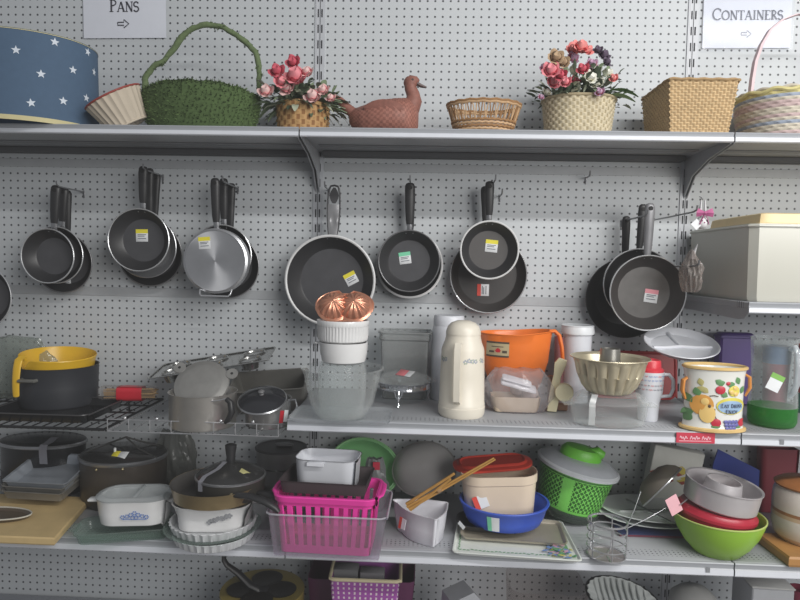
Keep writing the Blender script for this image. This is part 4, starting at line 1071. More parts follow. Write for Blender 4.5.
def onc(u, v):
    x = cx+u; f = .98-.09*(hh-(czz+v))/hh*1.6; y = -b*f*math.sqrt(max(0, 1-(x/(a*f))**2))-.0018
    return (x, y, czz+v)
def patch(mb, u0, u1, v0, v1, n=6, fn=onc):
    mb.rings([[fn(u0+(u1-u0)*i/n, v) for i in range(n+1)] for v in (v0, (v0+v1)/2, v1)], closed=False)
mb.mat(0); patch(mb, -10.5*k, 10.5*k, -7.5*k, 7.5*k)
on2 = lambda u, v: tuple(Vector(onc(u, v))+Vector((0, -.0005, 0)))
mb.mat(1); patch(mb, -10.5*k, 10.5*k, 5.8*k, 7.6*k, 6, on2); patch(mb, -10.5*k, 10.5*k, -7.6*k, -6*k, 6, on2); patch(mb, -8*k, -3.5*k, -3.5*k, -1.5*k, 3, on2); patch(mb, 4*k, 8.5*k, -3.5*k, -1*k, 3, on2); patch(mb, -6*k, 5*k, 2.2*k, 3.0*k, 3, on2)
mb.mat(2); L = [(0, 3), (.8, 1.6), (1.8, 2), (1.5, .6), (2.8, .4), (1.7, -.8), (1.9, -1.6), (.3, -1.3), (0, -2.6), (-.3, -1.3), (-1.9, -1.6), (-1.7, -.8), (-2.8, .4), (-1.5, .6), (-1.8, 2), (-.8, 1.6)]
mb.add([on2(0, -.6*k)]+[on2(x*1.1*k, (y-1.2)*1.1*k) for x, y in L], [(0, 1+i, 1+(i+1) % 16) for i in range(16)])
part(mb, 'label', [M('label_tan', (186, 172, 136), .6), M('label_ink', (84, 74, 62), .6), M('label_red', (0, 0, 0))], t, 'tan paper label with dark borders and a red leaf')
# wrapped bundle
it = item(517, 415, zm, 31, .62); k = it.k
t = bag('plastic_bag', 'clear bag of white and tan plastic pieces right of the cream flask', 'bag', it.c, 37*k, .066, P(517, 369, it.c.y).z-zm, G('bag_film', (242, 240, 242), (222, 219, 221), .20, .16, .3), 6, .8, .10)
mb = MB(); rrvessel(mb, [(-.01, .003), (-.004, .02), (0, .048)], 24*k, .042, .02, .003, 40); mb.v = [Vector(v)+Vector((-3*k, 0, 0)) for v in mb.v]; part(mb, 'tan_tub', M('tan_plastic', (214, 196, 172), .5), t, 'tan plastic tub inside the bag')
mb = MB(); mb.X = Matrix.Translation(Vector((-1*k, -.03, .082))) @ Matrix.Rotation(.25, 4, 'Y') @ Matrix.Rotation(.4, 4, 'X'); mb.box((0, 0, 0), (36*k, .034, .010), .003); mb.box((-3*k, .004, .012), (30*k, .03, .008), .003); part(mb, 'folded_cloth', M('cloth_white', (226, 226, 230), .8), t, 'folded white cloth inside the bag')
mb = MB(); mb.ball((13*k, .01, .05), .026, (1, .8, .9), 14); mb.ball((2*k, .02, .06), .022, (1.2, .7, .8), 14); part(mb, 'crumpled_filling', M('bag_pinkish', (204, 188, 184), .8), t)
# wooden clamp
it = item(554, 414, zm, 8, 1.2); k = it.k*1.22; WOODC = M('pale_wood', (232, 222, 186), .55, var=.06)
t = thing('wooden_clamp', 'pale wooden kitchen clamp with round knob standing left of the glass casserole', 'utensil', it.c, math.radians(-12))
z = lambda y: P(553, y, it.fy).z-zm
out = [(-6, 413), (2, 413), (3.5, 402), (4, 390), (4.5, 378), (8.5, 366), (9, 361), (2.5, 359), (-1, 364), (-1.5, 376), (-3.5, 388), (-5, 400)]
mb = MB(); q = [(x*k, z(y)) for x, y in out]
mb.rings([[(x*.9, y, zz) for x, zz in q] if abs(y) > .008 else [(x, y, zz) for x, zz in q] for y in (-.0095, -.0075, .0075, .0095)], True, True); part(mb, 'jaw', WOODC, t)
mb = MB(); mb.lathe([(.001, 0), (7*k, 0), (7.6*k, .003), (7.6*k, .016), (7*k, .019), (.001, .019)], 24); mb.v = [Vector((v[0]+7.5*k, -v[2]-.0098, v[1]+z(392))) for v in mb.v]; part(mb, 'knob', WOODC, t)
mb = MB(); mb.box((-3*k, .022, z(398)*.9), (6*k, .024, z(364)*.85), .003); mb.box((4*k, .024, .012), (14*k, .02, .022), .003); part(mb, 'rear_jaw', M('brown_wood', (118, 84, 66), .6), t, 'brown rear jaw')
# white tub
it = item(575, 396, zm, 14.5, Y=-.10); k = it.k; r = 14.5*k; hh = P(575, 333, -.10-r).z-zm
t = thing('lidded_tub', 'tall white plastic tub with snap lid behind the fluted cake pan', 'tub', it.c)
mb = MB(); mb.lathe([(.001, 0), (r*.86, 0), (r*1.0, hh*.92), (r*1.0, hh), (.001, hh)], 44); part(mb, 'body', WPL, t)
zt = P(575, 326, -.10-r).z-zm
mb = MB(); mb.lathe([(r*1.03, hh-.006), (r*1.15, hh-.006), (r*1.17, hh), (r*1.12, zt-.004), (r*1.15, zt-.002), (r*1.1, zt), (r*.98, zt-.003), (.001, zt-.003)], 44); part(mb, 'lid', M('lid_white', (228, 231, 234), .3), t)
c = at(560, -.085, zm); k = kk(c); hh = P(560, 337, -.1).z-zm
t = thing('pink_tumbler', 'translucent pink tumbler tucked behind the orange handle', 'tumbler', c)
mb = MB(); vessel(mb, [(6.5*k, 0), (8*k, hh)], .002, 28); part(mb, 'body', G('pink_plastic', (232, 196, 196), (206, 150, 152), .45, .25, .25), t)
# casserole
it = item(608, 430, zm, 41, .72); k = it.k; a = 40*k; b = a*.70
t = thing('glass_casserole', 'oval clear glass casserole with lid under the fluted cake pan', 'dish', it.c)
hb = it.h(408)
mb = MB(); vessel(mb, [(.80, 0), (.90, .004), (.97, hb*.5), (1.0, hb)], .05, 64, a, b); part(mb, 'base', GLS, t)
for s in (-1, 1):
    mb = MB(); mb.box((s*(a+.008), 0, hb-.004), (.03, .05, .005), .002); part(mb, 'lug', GLS, t)
hl = it.h(399)+.004
mb = MB(); mb.lathe([(1.03, hb+.001), (1.03, hb+.004), (.97, hb+.007), (.88, hl-.006), (.78, hl), (.001, hl), (.001, hl-.003), (.76, hl-.003), (.86, hb+.006), (.97, hb+.003)], 64, a, b); part(mb, 'lid', GLS, t)
mb = MB(); x = -24*k; R = []
yy = [(-b*.84, .01), (-b*.86, hb*.5), (-b*.87, hb), (-b*.84, hb+.008), (-b*.62, hl+.002), (-b*.2, hl+.002)]
mb.rings([[(x-3.2*k+(4*k if i > 3 else 0), y-.003, zz) for i, (y, zz) in enumerate(yy)], [(x+3.2*k+(4*k if i > 3 else 0), y-.003, zz) for i, (y, zz) in enumerate(yy)]], closed=False); part(mb, 'tape', G('clear_tape', (236, 238, 238), (222, 226, 226), .45, .2, .1), t, 'strip of clear tape over the lid')
# bundt pan
z1 = zm+hl+.001; cb = Vector((it.c.x-1*k, it.c.y, z1))
t = thing('bundt_pan', 'fluted champagne coloured ring cake pan on top of the glass casserole', 'baking tin', cb)
fy = cb.y-40*k; hh = P(607, 363, fy).z-z1; r = 39*k
BU = M('champagne_metal', (200, 190, 164), .36, .45, var=.1)
fl = lambda th, i: (0 if i in (0, 1) else 1)*.0032*abs(math.cos(9*th))*min(1, i/2) if i < 7 else 0
mb = MB()
prof = [(r*.5, 0), (r*.58, .003), (r*.66, hh*.2), (r*.78, hh*.5), (r*.80, hh*.53), (r*.90, hh*.84), (r*.93, hh*.9), (r*.95, hh*.97), (r*1.04, hh), (r*1.03, hh+.002), (r*.92, hh*.96), (r*.72, hh*.45), (r*.5, .008)]
mb.lathe(prof, 144, mod=lambda th, i: .0105*abs(math.cos(9*th+(0 if i > 3 else .5)))**.6-.004 if 2 <= i <= 4 else (.0045*abs(math.cos(9*th))-.002 if i in (5, 6) else 0)); part(mb, 'fluted_wall', BU, t)
mb = MB(); rt = 10*k; zt = P(607, 351, cb.y-rt).z-z1+.004; mb.lathe([(r*.52, .002), (rt*1.3, .006), (rt*1.1, hh*.7), (rt, zt), (rt*.9, zt), (rt*.9, .004)], 36); part(mb, 'center_tube', M('tube_metal', (150, 148, 142), .3, .7), t)
# red tray standing behind
c = at(632, -.022, zm+.001); k = kk(c); hh = P(632, 351, -.03).z-zm
t = thing('red_tray', 'dark red plastic tray standing against the back behind the cake pan', 'tray', c+Vector((0, -.022, 0)), (math.radians(-7), 0, 0))
mb = MB(); mb.loft([(-.008, 0), (0, .002), (0, .008), (-.006, .009), (-.010, .004)], 44*k, hh/2, .03, 56, cap0=True, cap1=True); mb.v = [Vector((v[0], -v[2]*1.0, v[1]+hh/2)) for v in mb.v]; part(mb, 'tray', M('deep_red', (168, 46, 48), .4), t)
# mug
it = item(647.5, 422, zm, 10.5, 1); k = it.k; z = lambda y: P(650, y, it.c.y).z-zm
t = thing('travel_mug', 'white travel mug with red lid and printed words left of the fruit crock', 'mug', it.c)
mb = MB(); mb.lathe([(.001, 0), (9.5*k, 0), (10.3*k, .003), (11*k, z(403)), (12.5*k, z(396)), (14*k, z(391)), (14.8*k, z(371)), (.001, z(371))], 40); part(mb, 'body', WPL, t)
mb = MB(); mb.lathe([(14.4*k, z(371)), (14.4*k, z(369)), (11.5*k, z(367)), (11*k, z(361)), (10*k, z(359.5)), (9*k, z(361)), (.001, z(361.5))], 36); part(mb, 'lid', M('lid_red', (206, 58, 70), .35), t, 'red plastic lid')
mb = MB(); mb.tube([(13*k, -.004, z(374)), (20*k, -.004, z(374)), (24.5*k, -.004, z(379)), (25*k, -.004, z(388)), (22*k, -.004, z(395)), (12*k, -.004, z(396))], .0052, 10); part(mb, 'handle', WPL, t)
mb = MB(); rr_ = 14.9*k
for row, (py, cols) in enumerate(((375, (0, 1, 0, 1)), (379, (0, 0, 1)), (384, (1, 2, 1, 2)), (388, (2, 1)))):
    u = -1.2
    while u < .9:
        w = random.uniform(.12, .3); v = z(py)
        mb.mat(random.choice(cols)); e = (14.2+.7*(391-py)/20)*k+.0006
        strokes(mb, [(u, v), (u+w*.25, v+.003), (u+w*.5, v-.001), (u+w*.75, v+.003), (u+w, v)], .0016, lambda a_, b_: (e*math.cos(a_-PI/2), e*math.sin(a_-PI/2), b_)); u += w+.07
part(mb, 'printed_words', [M('ink_blue', (110, 140, 196), .5), M('ink_red', (206, 96, 96), .5), M('ink_dark', (96, 96, 110), .5)], t)
# fruit crock
it = item(711.5, 433, zm, 34, .62); k = it.k; a = 33.5*k; b = a*.62
t = thing('fruit_crock', 'oval white ceramic crock painted with fruit and a blue word plaque', 'crock', it.c, math.radians(-3))
hh = it.h(369)
CER = M('glazed_white', (222, 222, 216), .15, var=.03); OCH = M('glaze_ochre', (216, 184, 124), .25, var=.12)
mb = MB(); vessel(mb, [(.98, 0), (1.0, .006), (.95, .014), (.92, .03), (.92, hh*.6), (.94, hh*.85), (.98, hh-.004), (1.0, hh)], .06, 72, a, b); part(mb, 'body', CER, t)
mb = MB(); mb.circ((0, 0, hh), a*.985, .0048, 64, sx=1, sy=b/a); part(mb, 'rim_band', OCH, t, 'ochre rim band')
mb = MB(); mb.circ((0, 0, .006), a*.995, .0058, 64, sx=1, sy=b/a); part(mb, 'foot_band', OCH, t, 'ochre foot band')
for s, cz, sz in ((-1, .66, 1.), (1, .74, .8)):
    mb = MB(); x = s*a*.97; mb.tube([(x-s*.004, -.012, hh*(cz+.16)), (x+s*.006, -.014, hh*(cz+.12)), (x+s*.008, -.014, hh*(cz-.04)), (x-s*.002, -.012, hh*(cz-.18))], [.005*sz, .0075*sz, .0075*sz, .004*sz], 10, flat=.8); part(mb, 'ear_handle', M('glaze_orange', (206, 136, 66), .3, var=.15), t, 'orange glazed ear handle')
def onp(u, v, e=.0012):      # u,v in pixels from the crock's centre bottom
    x = u*k; f = .925+e/a; q = max(-.999, min(.999, x/(a*f))); return (x, -b*f*math.sqrt(1-q*q)-e*.6, v*k)
def blob(mb, u, v, ru, rv, n=14, e=.0014, rot=0):
    pts = [(u+ru*math.cos(th)*math.cos(rot)-rv*math.sin(th)*math.sin(rot), v+ru*math.cos(th)*math.sin(rot)+rv*math.sin(th)*math.cos(rot)) for th in [2*PI*i/n for i in range(n)]]
    mb.add([onp(u, v, e+.0018)]+[onp(x, y, e) for x, y in pts], [(0, 1+i, 1+(i+1) % n) for i in range(n)])
def leafb(mb, u, v, L, w, rot, e=.0013):
    pts = []
    for i in range(9):
        f = i/8; pts.append((L*f, w*math.sin(PI*f)))
    for i in range(7, 0, -1):
        f = i/8; pts.append((L*f, -w*math.sin(PI*f)))
    P2 = [(u+x*math.cos(rot)-y*math.sin(rot), v+x*math.sin(rot)+y*math.cos(rot)) for x, y in pts]
    n = len(P2); mu = (u+L*.5*math.cos(rot), v+L*.5*math.sin(rot))
    mb.add([onp(mu[0], mu[1], e+.001)]+[onp(x, y, e) for x, y in P2], [(0, 1+i, 1+(i+1) % n) for i in range(n)])
FR = [M('fruit_orange', (214, 156, 78), .3), M('fruit_amber', (226, 192, 120), .3), M('fruit_leaf', (96, 140, 92), .4), M('fruit_red', (188, 50, 66), .3), M('fruit_yellow', (218, 206, 92), .3), M('fruit_purple', (104, 104, 164), .3), M('plaque_blue', (150, 178, 206), .3), M('plaque_ink', (54, 60, 86), .4), M('stem_brown', (92, 74, 58), .5), M('leaf_tan', (178, 170, 112), .5)]
mb = MB()
V = lambda py: (433-py)*1.03-3
U = lambda px: px-714.5
for px, py, L, w, ro in ((688, 400, 13, 4, 2.2), (690, 408, 12, 4, 3.6), (688, 412, 10, 3.5, 4.2), (694, 392, 10, 4, 2.0)): mb.mat(2); leafb(mb, U(px), V(py), L, w, ro)
for px, py, ro in ((696, 381, 1.9), (702, 388, 2.4), (700, 385, 2.9)): mb.mat(9); leafb(mb, U(px), V(py), 9, 3, ro)
mb.mat(0); blob(mb, U(697), V(401), 11, 11.5, 18); mb.mat(1); blob(mb, U(702), V(410), 8, 10, 16, .0022); blob(mb, U(699), V(397), 4, 4, 12, .0030)
mb.mat(8); blob(mb, U(703.5), V(401.5), 1.6, 2, 8, .0034)
for px, py in ((714, 384), (711, 419), (741, 419)): mb.mat(3); blob(mb, U(px), V(py), 5.2, 4.6, 14, .0018)
mb.mat(8)
for pts in (((703, 391), (708, 390), (712, 391)), ((709, 404), (709, 411), (711, 415))): strokes(mb, [(U(x), V(y)) for x, y in pts], 1.0, lambda u, v: onp(u, v, .002))
for px, py, ro in ((710, 378, .3), (716, 378, 2.6), (706, 424, .4), (716, 423, 3), (721, 379, .2), (735, 378, 2.0), (722, 391, 2.6), (738, 388, 1.2), (720, 426, .2), (740, 425, 2.6)): mb.mat(2); leafb(mb, U(px), V(py), 9, 3.2, ro)
mb.mat(3); blob(mb, U(722), V(377), 2.6, 2.2, 10)
mb.mat(4); blob(mb, U(729), V(385), 6.5, 6, 16, .0016); mb.mat(1)
for px, py in ((726, 386), (731, 388), (730, 382)): blob(mb, U(px), V(py), 2.6, 2.4, 10, .0032)
mb.mat(4); blob(mb, U(727), V(401), 16.5, 9.2, 24, .0012); mb.mat(6); blob(mb, U(726.5), V(402), 14.5, 7, 24, .0020)
mb.mat(5)
for i, n_ in enumerate((4, 4, 3)):
    for j in range(n_): blob(mb, U(721+j*4.0+i*.9), V(417.5+i*3.6), 2.3, 2.1, 9, .0022+.0004*i)
mpw = lambda u, v: onp(u, v, .0042)
mb.mat(7); write(mb, 'EAT DRINK', U(727), V(402.5), 4.3, mpw, small=.85, wt=.17); write(mb, 'ENJOY', U(727), V(408.6), 4.3, mpw, small=.85, wt=.17)
part(mb, 'painted_fruit', FR, t, 'glossy painted fruit, leaves and a blue plaque with dark lettering')
# veg tray
q = P(681, 344, -.215); k = kk(q)
t = thing('sectioned_tray', 'round white three part serving tray tilted across the crock and mug', 'tray', q, (math.radians(19), math.radians(-1), 0))
r = 39*k
mb = MB(); mb.lathe([(.001, -.014), (r*.72, -.014), (r*.8, -.012), (r*.96, .004), (r, .005), (r*.985, .007), (r*.94, .006), (r*.78, -.0095), (.001, -.0095)], 64); part(mb, 'tray', WPL, t)
for an in (95, 190, 352):
    a_ = math.radians(an); mb = MB(); mb.X = Matrix.Rotation(a_, 4, 'Z'); mb.tube([(0, 0, -.008), (r*.45, 0, -.008), (r*.82, 0, -.005)], .0055, 10); part(mb, 'divider', WPL, t)
# far right group
t0 = item(731, 396, zm, 18, Y=-.07)
t = thing('purple_box', 'flat purple plastic box standing at the back behind the glass pitcher', 'box', t0.c); hh = P(731, 333, -.09).z-zm; k = t0.k
mb = MB(); mb.box((0, 0, hh/2), (37*k, .05, hh), .006); part(mb, 'body', M('purple_plastic', (84, 62, 130), .4), t)
mb = MB(); mb.box((0, 0, hh-.012), (39*k, .054, .012), .003); part(mb, 'lid', M('purple_lid', (74, 54, 120), .4), t)
it = item(771, 429, zm, 25); k = it.k; r = 25.5*k; z = lambda y: P(771, y, it.c.y).z-zm; hh = z(337)
t = thing('glass_pitcher', 'clear plastic pitcher with green base and paper tag at the right', 'pitcher', it.c)
mb = MB(); h1 = z(405)
def spout(th, i): return 0
mb.lathe([(r*1.0, h1), (r*1.0, h1+.01), (r*.93, hh*.6), (r*.86, hh*.85), (r*.9, hh-.004), (r*.92, hh), (r*.89, hh-.002), (r*.83, hh*.85), (r*.9, hh*.6), (r*.97, h1)], 56, mod=lambda th, i: (.012*math.exp(-((th-PI)/.35)**2) if 3 <= i <= 6 else 0)); part(mb, 'body', G('pitcher_plastic', (246, 248, 248), (222, 226, 226), .09, .05, .5), t)
mb = MB(); mb.lathe([(.001, 0), (r*.8, 0), (r*.93, .004), (r*1.0, .014), (r*1.01, h1), (r*.985, h1+.001), (r*.97, .02), (r*.8, .01), (.001, .01)], 56); part(mb, 'green_base', G('green_plastic', (176, 222, 170), (70, 150, 74), .34, .06, .3), t, 'translucent green base')
mb = MB(); an = math.radians(-76); u = Vector((math.cos(an), math.sin(an), 0)); s_ = Vector((-u.y, u.x, 0))
hp = [u*(r*.84)+Vector((0, 0, z(347))), u*(r*1.08)+Vector((0, 0, z(344))), u*(r*1.3)+Vector((0, 0, z(350))), u*(r*1.36)+Vector((0, 0, z(364))), u*(r*1.3)+Vector((0, 0, z(378))), u*(r*1.12)+Vector((0, 0, z(388))), u*(r*.95)+Vector((0, 0, z(392)))]
mb.tube(hp, [.008, .0085, .009, .009, .009, .008, .007], 12, flat=.8); part(mb, 'handle', G('handle_glass', (240, 244, 246), (224, 230, 234), .42, .05, .4), t)
mb = MB(); p = P(775, 383, it.fy-.035)-it.c; mb.X = Matrix.Translation(p) @ Matrix.Rotation(.42, 4, 'Y')
mb.mat(0).box((0, 0, 0), (15*k, .001, 18*k), .0003); mb.mat(1).box((0, 0, 7*k), (15.4*k, .0014, 6*k), .0003); part(mb, 'paper_tag', [M('sticker_white', (0, 0, 0)), M('tag_green', (126, 178, 84), .5)], t, 'white paper tag with green end')
c = at(774, -.085, zm); k = kk(c); hh = P(774, 362, -.1).z-zm
t = thing('red_canister', 'red plastic canister with blue lid seen through the glass pitcher', 'canister', c)
mb = MB(); mb.lathe([(.001, 0), (12*k, 0), (14*k, hh), (.001, hh)], 36); part(mb, 'body', M('raspberry', (160, 62, 84), .4), t)
mb = MB(); h2 = P(774, 346, -.1).z-zm; mb.lathe([(14.6*k, hh-.004), (14.8*k, h2-.006), (13*k, h2), (.001, h2)], 36); part(mb, 'lid', M('lid_blue', (74, 120, 172), .35), t, 'blue lid')
c = at(806, -.16, zm); k = kk(c); hh = P(806, 345, -.16).z-zm
t = thing('plastic_tumbler', 'dull green and red tumbler at the right edge beside the glass pitcher', 'tumbler', c)
mb = MB(); mb.lathe([(.001, 0), (13*k, 0), (14*k, hh*.3), (.001, hh*.3)], 32); part(mb, 'base', M('teal_dark', (60, 104, 92), .4), t)
mb = MB(); mb.lathe([(14*k, hh*.3), (16*k, hh), (15*k, hh), (13*k, hh*.32)], 32); part(mb, 'cup', M('dull_red', (140, 66, 66), .4), t)
# storage box on the upper right shelf
z = ZR+.0005; a0 = P(749, 297, -.435); x0 = a0.x+.002; x1 = x0+.46; cx = (x0+x1)/2; hh = P(749, 223, -.432).z-z
t = thing('storage_box', 'big cloudy white plastic storage box on the upper right shelf', 'box', (cx, -.225, z))
BOXM = G('cloudy_plastic', (216, 217, 208), (212, 211, 200), .88, .35, .08)
mb = MB(); rrvessel(mb, [(-.012, 0), (-.006, .012), (0, hh)], (x1-x0)/2, .205, .03, .003, 64); part(mb, 'body', BOXM, t)
mb = MB(); rimtube(mb, (x1-x0)/2+.001, .206, .032, hh-.006, .004, 64); part(mb, 'rim', M('box_rim', (204, 204, 194), .35), t)
h2 = P(770, 213, -.40).z-z
mb = MB(); mb.loft([(-.012, hh-.004), (-.012, hh+.001), (-.040, hh+.003), (-.046, hh+.006), (-.050, h2), (-.056, h2+.003), (-.09, h2+.003)], (x1-x0)/2, .205, .03, 64, cap1=True); part(mb, 'lid', M('lid_cream', (226, 206, 160), .4), t, 'cream lid with a raised panel')
# ------------------------------------------------------------------ lowest visible shelf
zb = ZB+.0005
WOOD = M('board_wood', (206, 180, 130), .55, var=.14, scale=14)
# enamel roaster at the back left
c = at(44, -.10, zb); k = kk(c); a = 47*k; b = .088; fy = -.10-b
t = thing('enamel_roaster', 'black round lidded roaster with a strip of tape across it, behind the cake tins', 'pot', c)
h1 = P(44, 449, fy).z-zb
mb = MB(); mb.lathe([(.001, 0), (.92, 0), (.98, .02), (1, h1*.8), (1.0, h1)], 56, a, b); part(mb, 'body', ENA, t)
h2 = P(44, 436, -.12).z-zb
mb = MB(); mb.mat(1).lathe([(1.01, h1-.006), (1.045, h1-.004), (1.05, h1+.002), (1.02, h1+.006)], 56, a, b); mb.mat(0).lathe([(1.02, h1+.006), (.96, h1+.010), (.7, h2-.012), (.3, h2-.004), (.001, h2-.003)], 56, a, b); part(mb, 'lid', [ENA, STL], t)
mb = MB(); x = 19*k; w = 4.5*k
pf = [(-b*1.01, h1-.05), (-b*1.06, h1-.004), (-b*1.055, h1+.004), (-b*.97, h1+.012), (-b*.7, h2-.010), (-b*.3, h2-.002)]
mb.rings([[(x-w, y-.001, zz+.0012) for y, zz in pf], [(x+w, y-.001, zz+.0012) for y, zz in pf]], closed=False); part(mb, 'tape', G('tape_grey', (190, 190, 196), (150, 150, 158), .6, .25, .1), t, 'strip of greyish tape')
# cutting board
zt = zb+.022
fr = S(55, 538, zt); br = S(91, 497, zt); 
t = thing('cutting_board', 'thick pale wooden cutting board under the grey cake tins at far left', 'board', (0, 0, 0))
X0 = -1.75; q = [(X0, fr.y), (fr.x, fr.y), (br.x, br.y), (X0, br.y)]
mb = MB(); cxy = (sum(p[0] for p in q)/4, sum(p[1] for p in q)/4)
sh = lambda s: [(cxy[0]+(x-cxy[0])*s, cxy[1]+(y-cxy[1])*s) for x, y in q]
mb.rings([[(x, y, zb) for x, y in sh(.985)], [(x, y, zb+.004) for x, y in sh(1)], [(x, y, zt-.004) for x, y in sh(1)], [(x, y, zt) for x, y in sh(.985)]], True, True)
o = part(mb, 'board', WOOD, t, sharp=20)
# dark dish on the board
it = item(-4, 523, zt, 40, .46); k = it.k
t = thing('oval_platter', 'dark oval dish with white rim lying on the cutting board at the left edge', 'dish', it.c)
mb = MB(); vessel(mb, [(.8, 0), (.92, .004), (1, .012)], .03, 48, 42*k, 42*k*.46); part(mb, 'dish', M('dish_brown', (86, 74, 60), .35), t)
mb = MB(); mb.circ((0, 0, .0125), 42*k, .0022, 48, sx=1, sy=.46); part(mb, 'rim_line', M('rim_cream', (196, 192, 180), .4), t)
# cake tins
zc = zt+.013
c0 = S(35, 494, zc+.03); k = kk(c0)
for i in range(3):
    lab = ('lowest dark rectangular cake tin of the stack on the cutting board', 'middle rectangular cake tin of the stack on the cutting board', 'topmost grey rectangular cake tin of the stack on the cutting board')[i]
    t = thing('cake_tin', lab, 'baking tin', (c0.x-.006+.004*i, c0.y+.082, zc+.022+.017*i), (math.radians(9+i), math.radians(.6), math.radians(-2+i)), 'stacked rectangular cake tins')
    mb = MB(); rrvessel(mb, [(-.010, 0), (-.003, .026), (0, .030), (.004, .030), (.004, .0315)], 37*k, .088, .010, .002, 56); part(mb, 'tin', M('tin_blue_grey', (160, 166, 174), .38, .35, var=.1) if i == 2 else M('loaf_grey', (0, 0, 0)), t)
# electric roaster
c = at(124, -.17, zb); k = kk(c); a = 45*k; b = .115; fy = -.17-b
t = thing('roasting_pot', 'dark brown lidded roaster with wire bail handles, behind the white blue flowered casserole', 'pot', c)
h1 = P(124, 466, fy).z-zb; h2 = P(124, 446, -.17).z-zb
BRW = M('dark_brown_enamel', (64, 58, 52), .35, var=.1)
mb = MB(); mb.lathe([(.001, 0), (.86, 0), (.97, .02), (1, h1*.6), (1, h1)], 56, a, b); part(mb, 'body', BRW, t)
mb = MB(); mb.mat(1).lathe([(1.01, h1-.008), (1.03, h1-.004), (1.03, h1+.002), (1.0, h1+.005)], 56, a, b); mb.mat(0).lathe([(1.0, h1+.005), (.93, h1+.012), (.6, h2-.006), (.001, h2)], 56, a, b); part(mb, 'lid', [M('lid_black', (46, 46, 46), .2), STL], t)
mb = MB()
tp = P(126, 437, -.17)-c
for x, y in ((-.95, -.35), (.95, -.35)): mb.tube([(a*x, b*y, h1+.004), ((a*x)*.5+tp.x*.5, b*y*.7-.01, h1+(tp.z-h1)*.55), tuple(tp)], .0035, 8, flat=.6)
for x, y in ((-.8, .6), (.8, .6)): mb.tube([(a*x, b*y, h1+.004), tuple(tp)], .003, 8)
part(mb, 'bail_handle', M('bail_dark', (74, 74, 72), .4, .3), t)
mb = MB(); mb.box((0, -b*.5, h2-.003), (.008, .008, .03), .003); part(mb, 'label_tab', M('sticker_white', (0, 0, 0)), t)
mb = MB(); mb.X = Matrix.Translation(Vector((7*k, -b*.66, h1+.019))) @ Matrix.Rotation(math.radians(22), 4, 'X'); mb.mat(1).box((-4*k, 0, 0), (7*k, 14*k, .001), .0003); mb.mat(0).box((4*k, 0, 0), (9*k, 13*k, .001), .0003); part(mb, 'price_sticker', [M('sticker_white', (0, 0, 0)), Y_ST()], t, 'yellow and white price sticker')
for px in (96, 121.5):
    mb = MB(); q = P(px, 470, fy)-c; mb.ball((q.x, -b*math.sqrt(max(0, 1-(q.x/a)**2))*1.0-.001, q.z), .004, n=8); part(mb, 'rivet', M('brass', (196, 180, 140), .3, .8), t)
# glass baking dish
it = item(127, 540, zb, 40, .5); k = it.k
t = thing('glass_baking_dish', 'long clear glass baking dish under the white blue flowered casserole', 'dish', (it.c.x+.002, it.c.y-.012, zb), math.radians(16))
GG = G('green_glass', (232, 240, 236), (176, 190, 184), .10, .06, .5)
mb = MB(); rrvessel(mb, [(-.012, 0), (-.006, .006), (0, .026), (.006, .030), (.006, .033)], 46*k, .062, .022, .006, 64); part(mb, 'dish', GG, t)
for s in (-1, 1):
    mb = MB(); mb.box((s*(46*k+.010), 0, .0305), (.022, .055, .005), .002); part(mb, 'lug_handle', GG, t)
zd = zb+.007
# white casserole with blue flowers
zc = zb+.0345
it = item(136, 527, zc, 34, .62); k = it.k
t = thing('white_casserole', 'white oblong casserole with blue flower motif and a ridged clear lid', 'dish', (it.c.x, it.c.y, zc), math.radians(8))
hh = it.h(501); a, b, r = 38*k, 38*k*.64, 38*k*.55
mb = MB(); rrvessel(mb, [(-.016, 0), (-.009, .005), (-.003, hh*.5), (0, hh-.002), (.001, hh)], a, b, r, .004, 72); part(mb, 'body', WCE, t)
mb = MB(); mb.box((-a-.012, -.004, hh-.011), (.032, .026, .009), .003); part(mb, 'handle', WCE, t); mb = MB(); mb.box((a+.006, .0, hh-.011), (.02, .026, .009), .003); part(mb, 'handle', WCE, t)
mb = MB(); mb.loft([(.003, hh+.0005), (.004, hh+.005), (-.006, hh+.010), (-.014, hh+.010), (-.017, hh+.006), (-.055, hh+.005)], a, b, r, 72, cap1=True)
mb.box((.1*a, 0, hh+.009), (.012, b*1.5, .007), .003); part(mb, 'lid', G('lid_clear', (226, 230, 230), (206, 210, 212), .38, .12, .3), t)
mb = MB(); fy_ = -b-.0008
fn = lambda u, v: (u, -(b-.0015)-.0010, hh*.46+v)
for j, (u, v) in enumerate(((-.032, -.001), (-.020, .001), (-.010, .005), (0, .010), (.010, .005), (.021, .001), (.032, -.001), (.004, -.003), (-.005, -.003))):
    for q in range(6):
        an = PI*2*q/6; uu, vv = u+.0050*math.cos(an), v+.0046*math.sin(an)
        mb.poly([fn(uu+.0021*math.cos(g*PI/3), vv+.0021*math.sin(g*PI/3)) for g in range(6)])
mb.poly([fn(-.034, -.0085), (fn(.034, -.0085)), fn(.030, -.0065), fn(-.03, -.0065)])
o = part(mb, 'blue_flowers', M('cornflower', (104, 134, 194), .4), t); o.location = (6*k, -.0005, 0)
# grey plastic bag at the back
it = item(172, 500, zb, 24, .7, Y=-.06); k = it.k
t = bag('plastic_bag', 'crumpled grey plastic bag at the back between the brown roaster and black saucepan', 'bag', (it.c.x+5*k, -.065, zb), 21*k, .05, P(172, 430, -.06).z-zb, G('bag_grey', (196, 198, 194), (136, 138, 134), .5, .25, .25), 9, .7, .18)
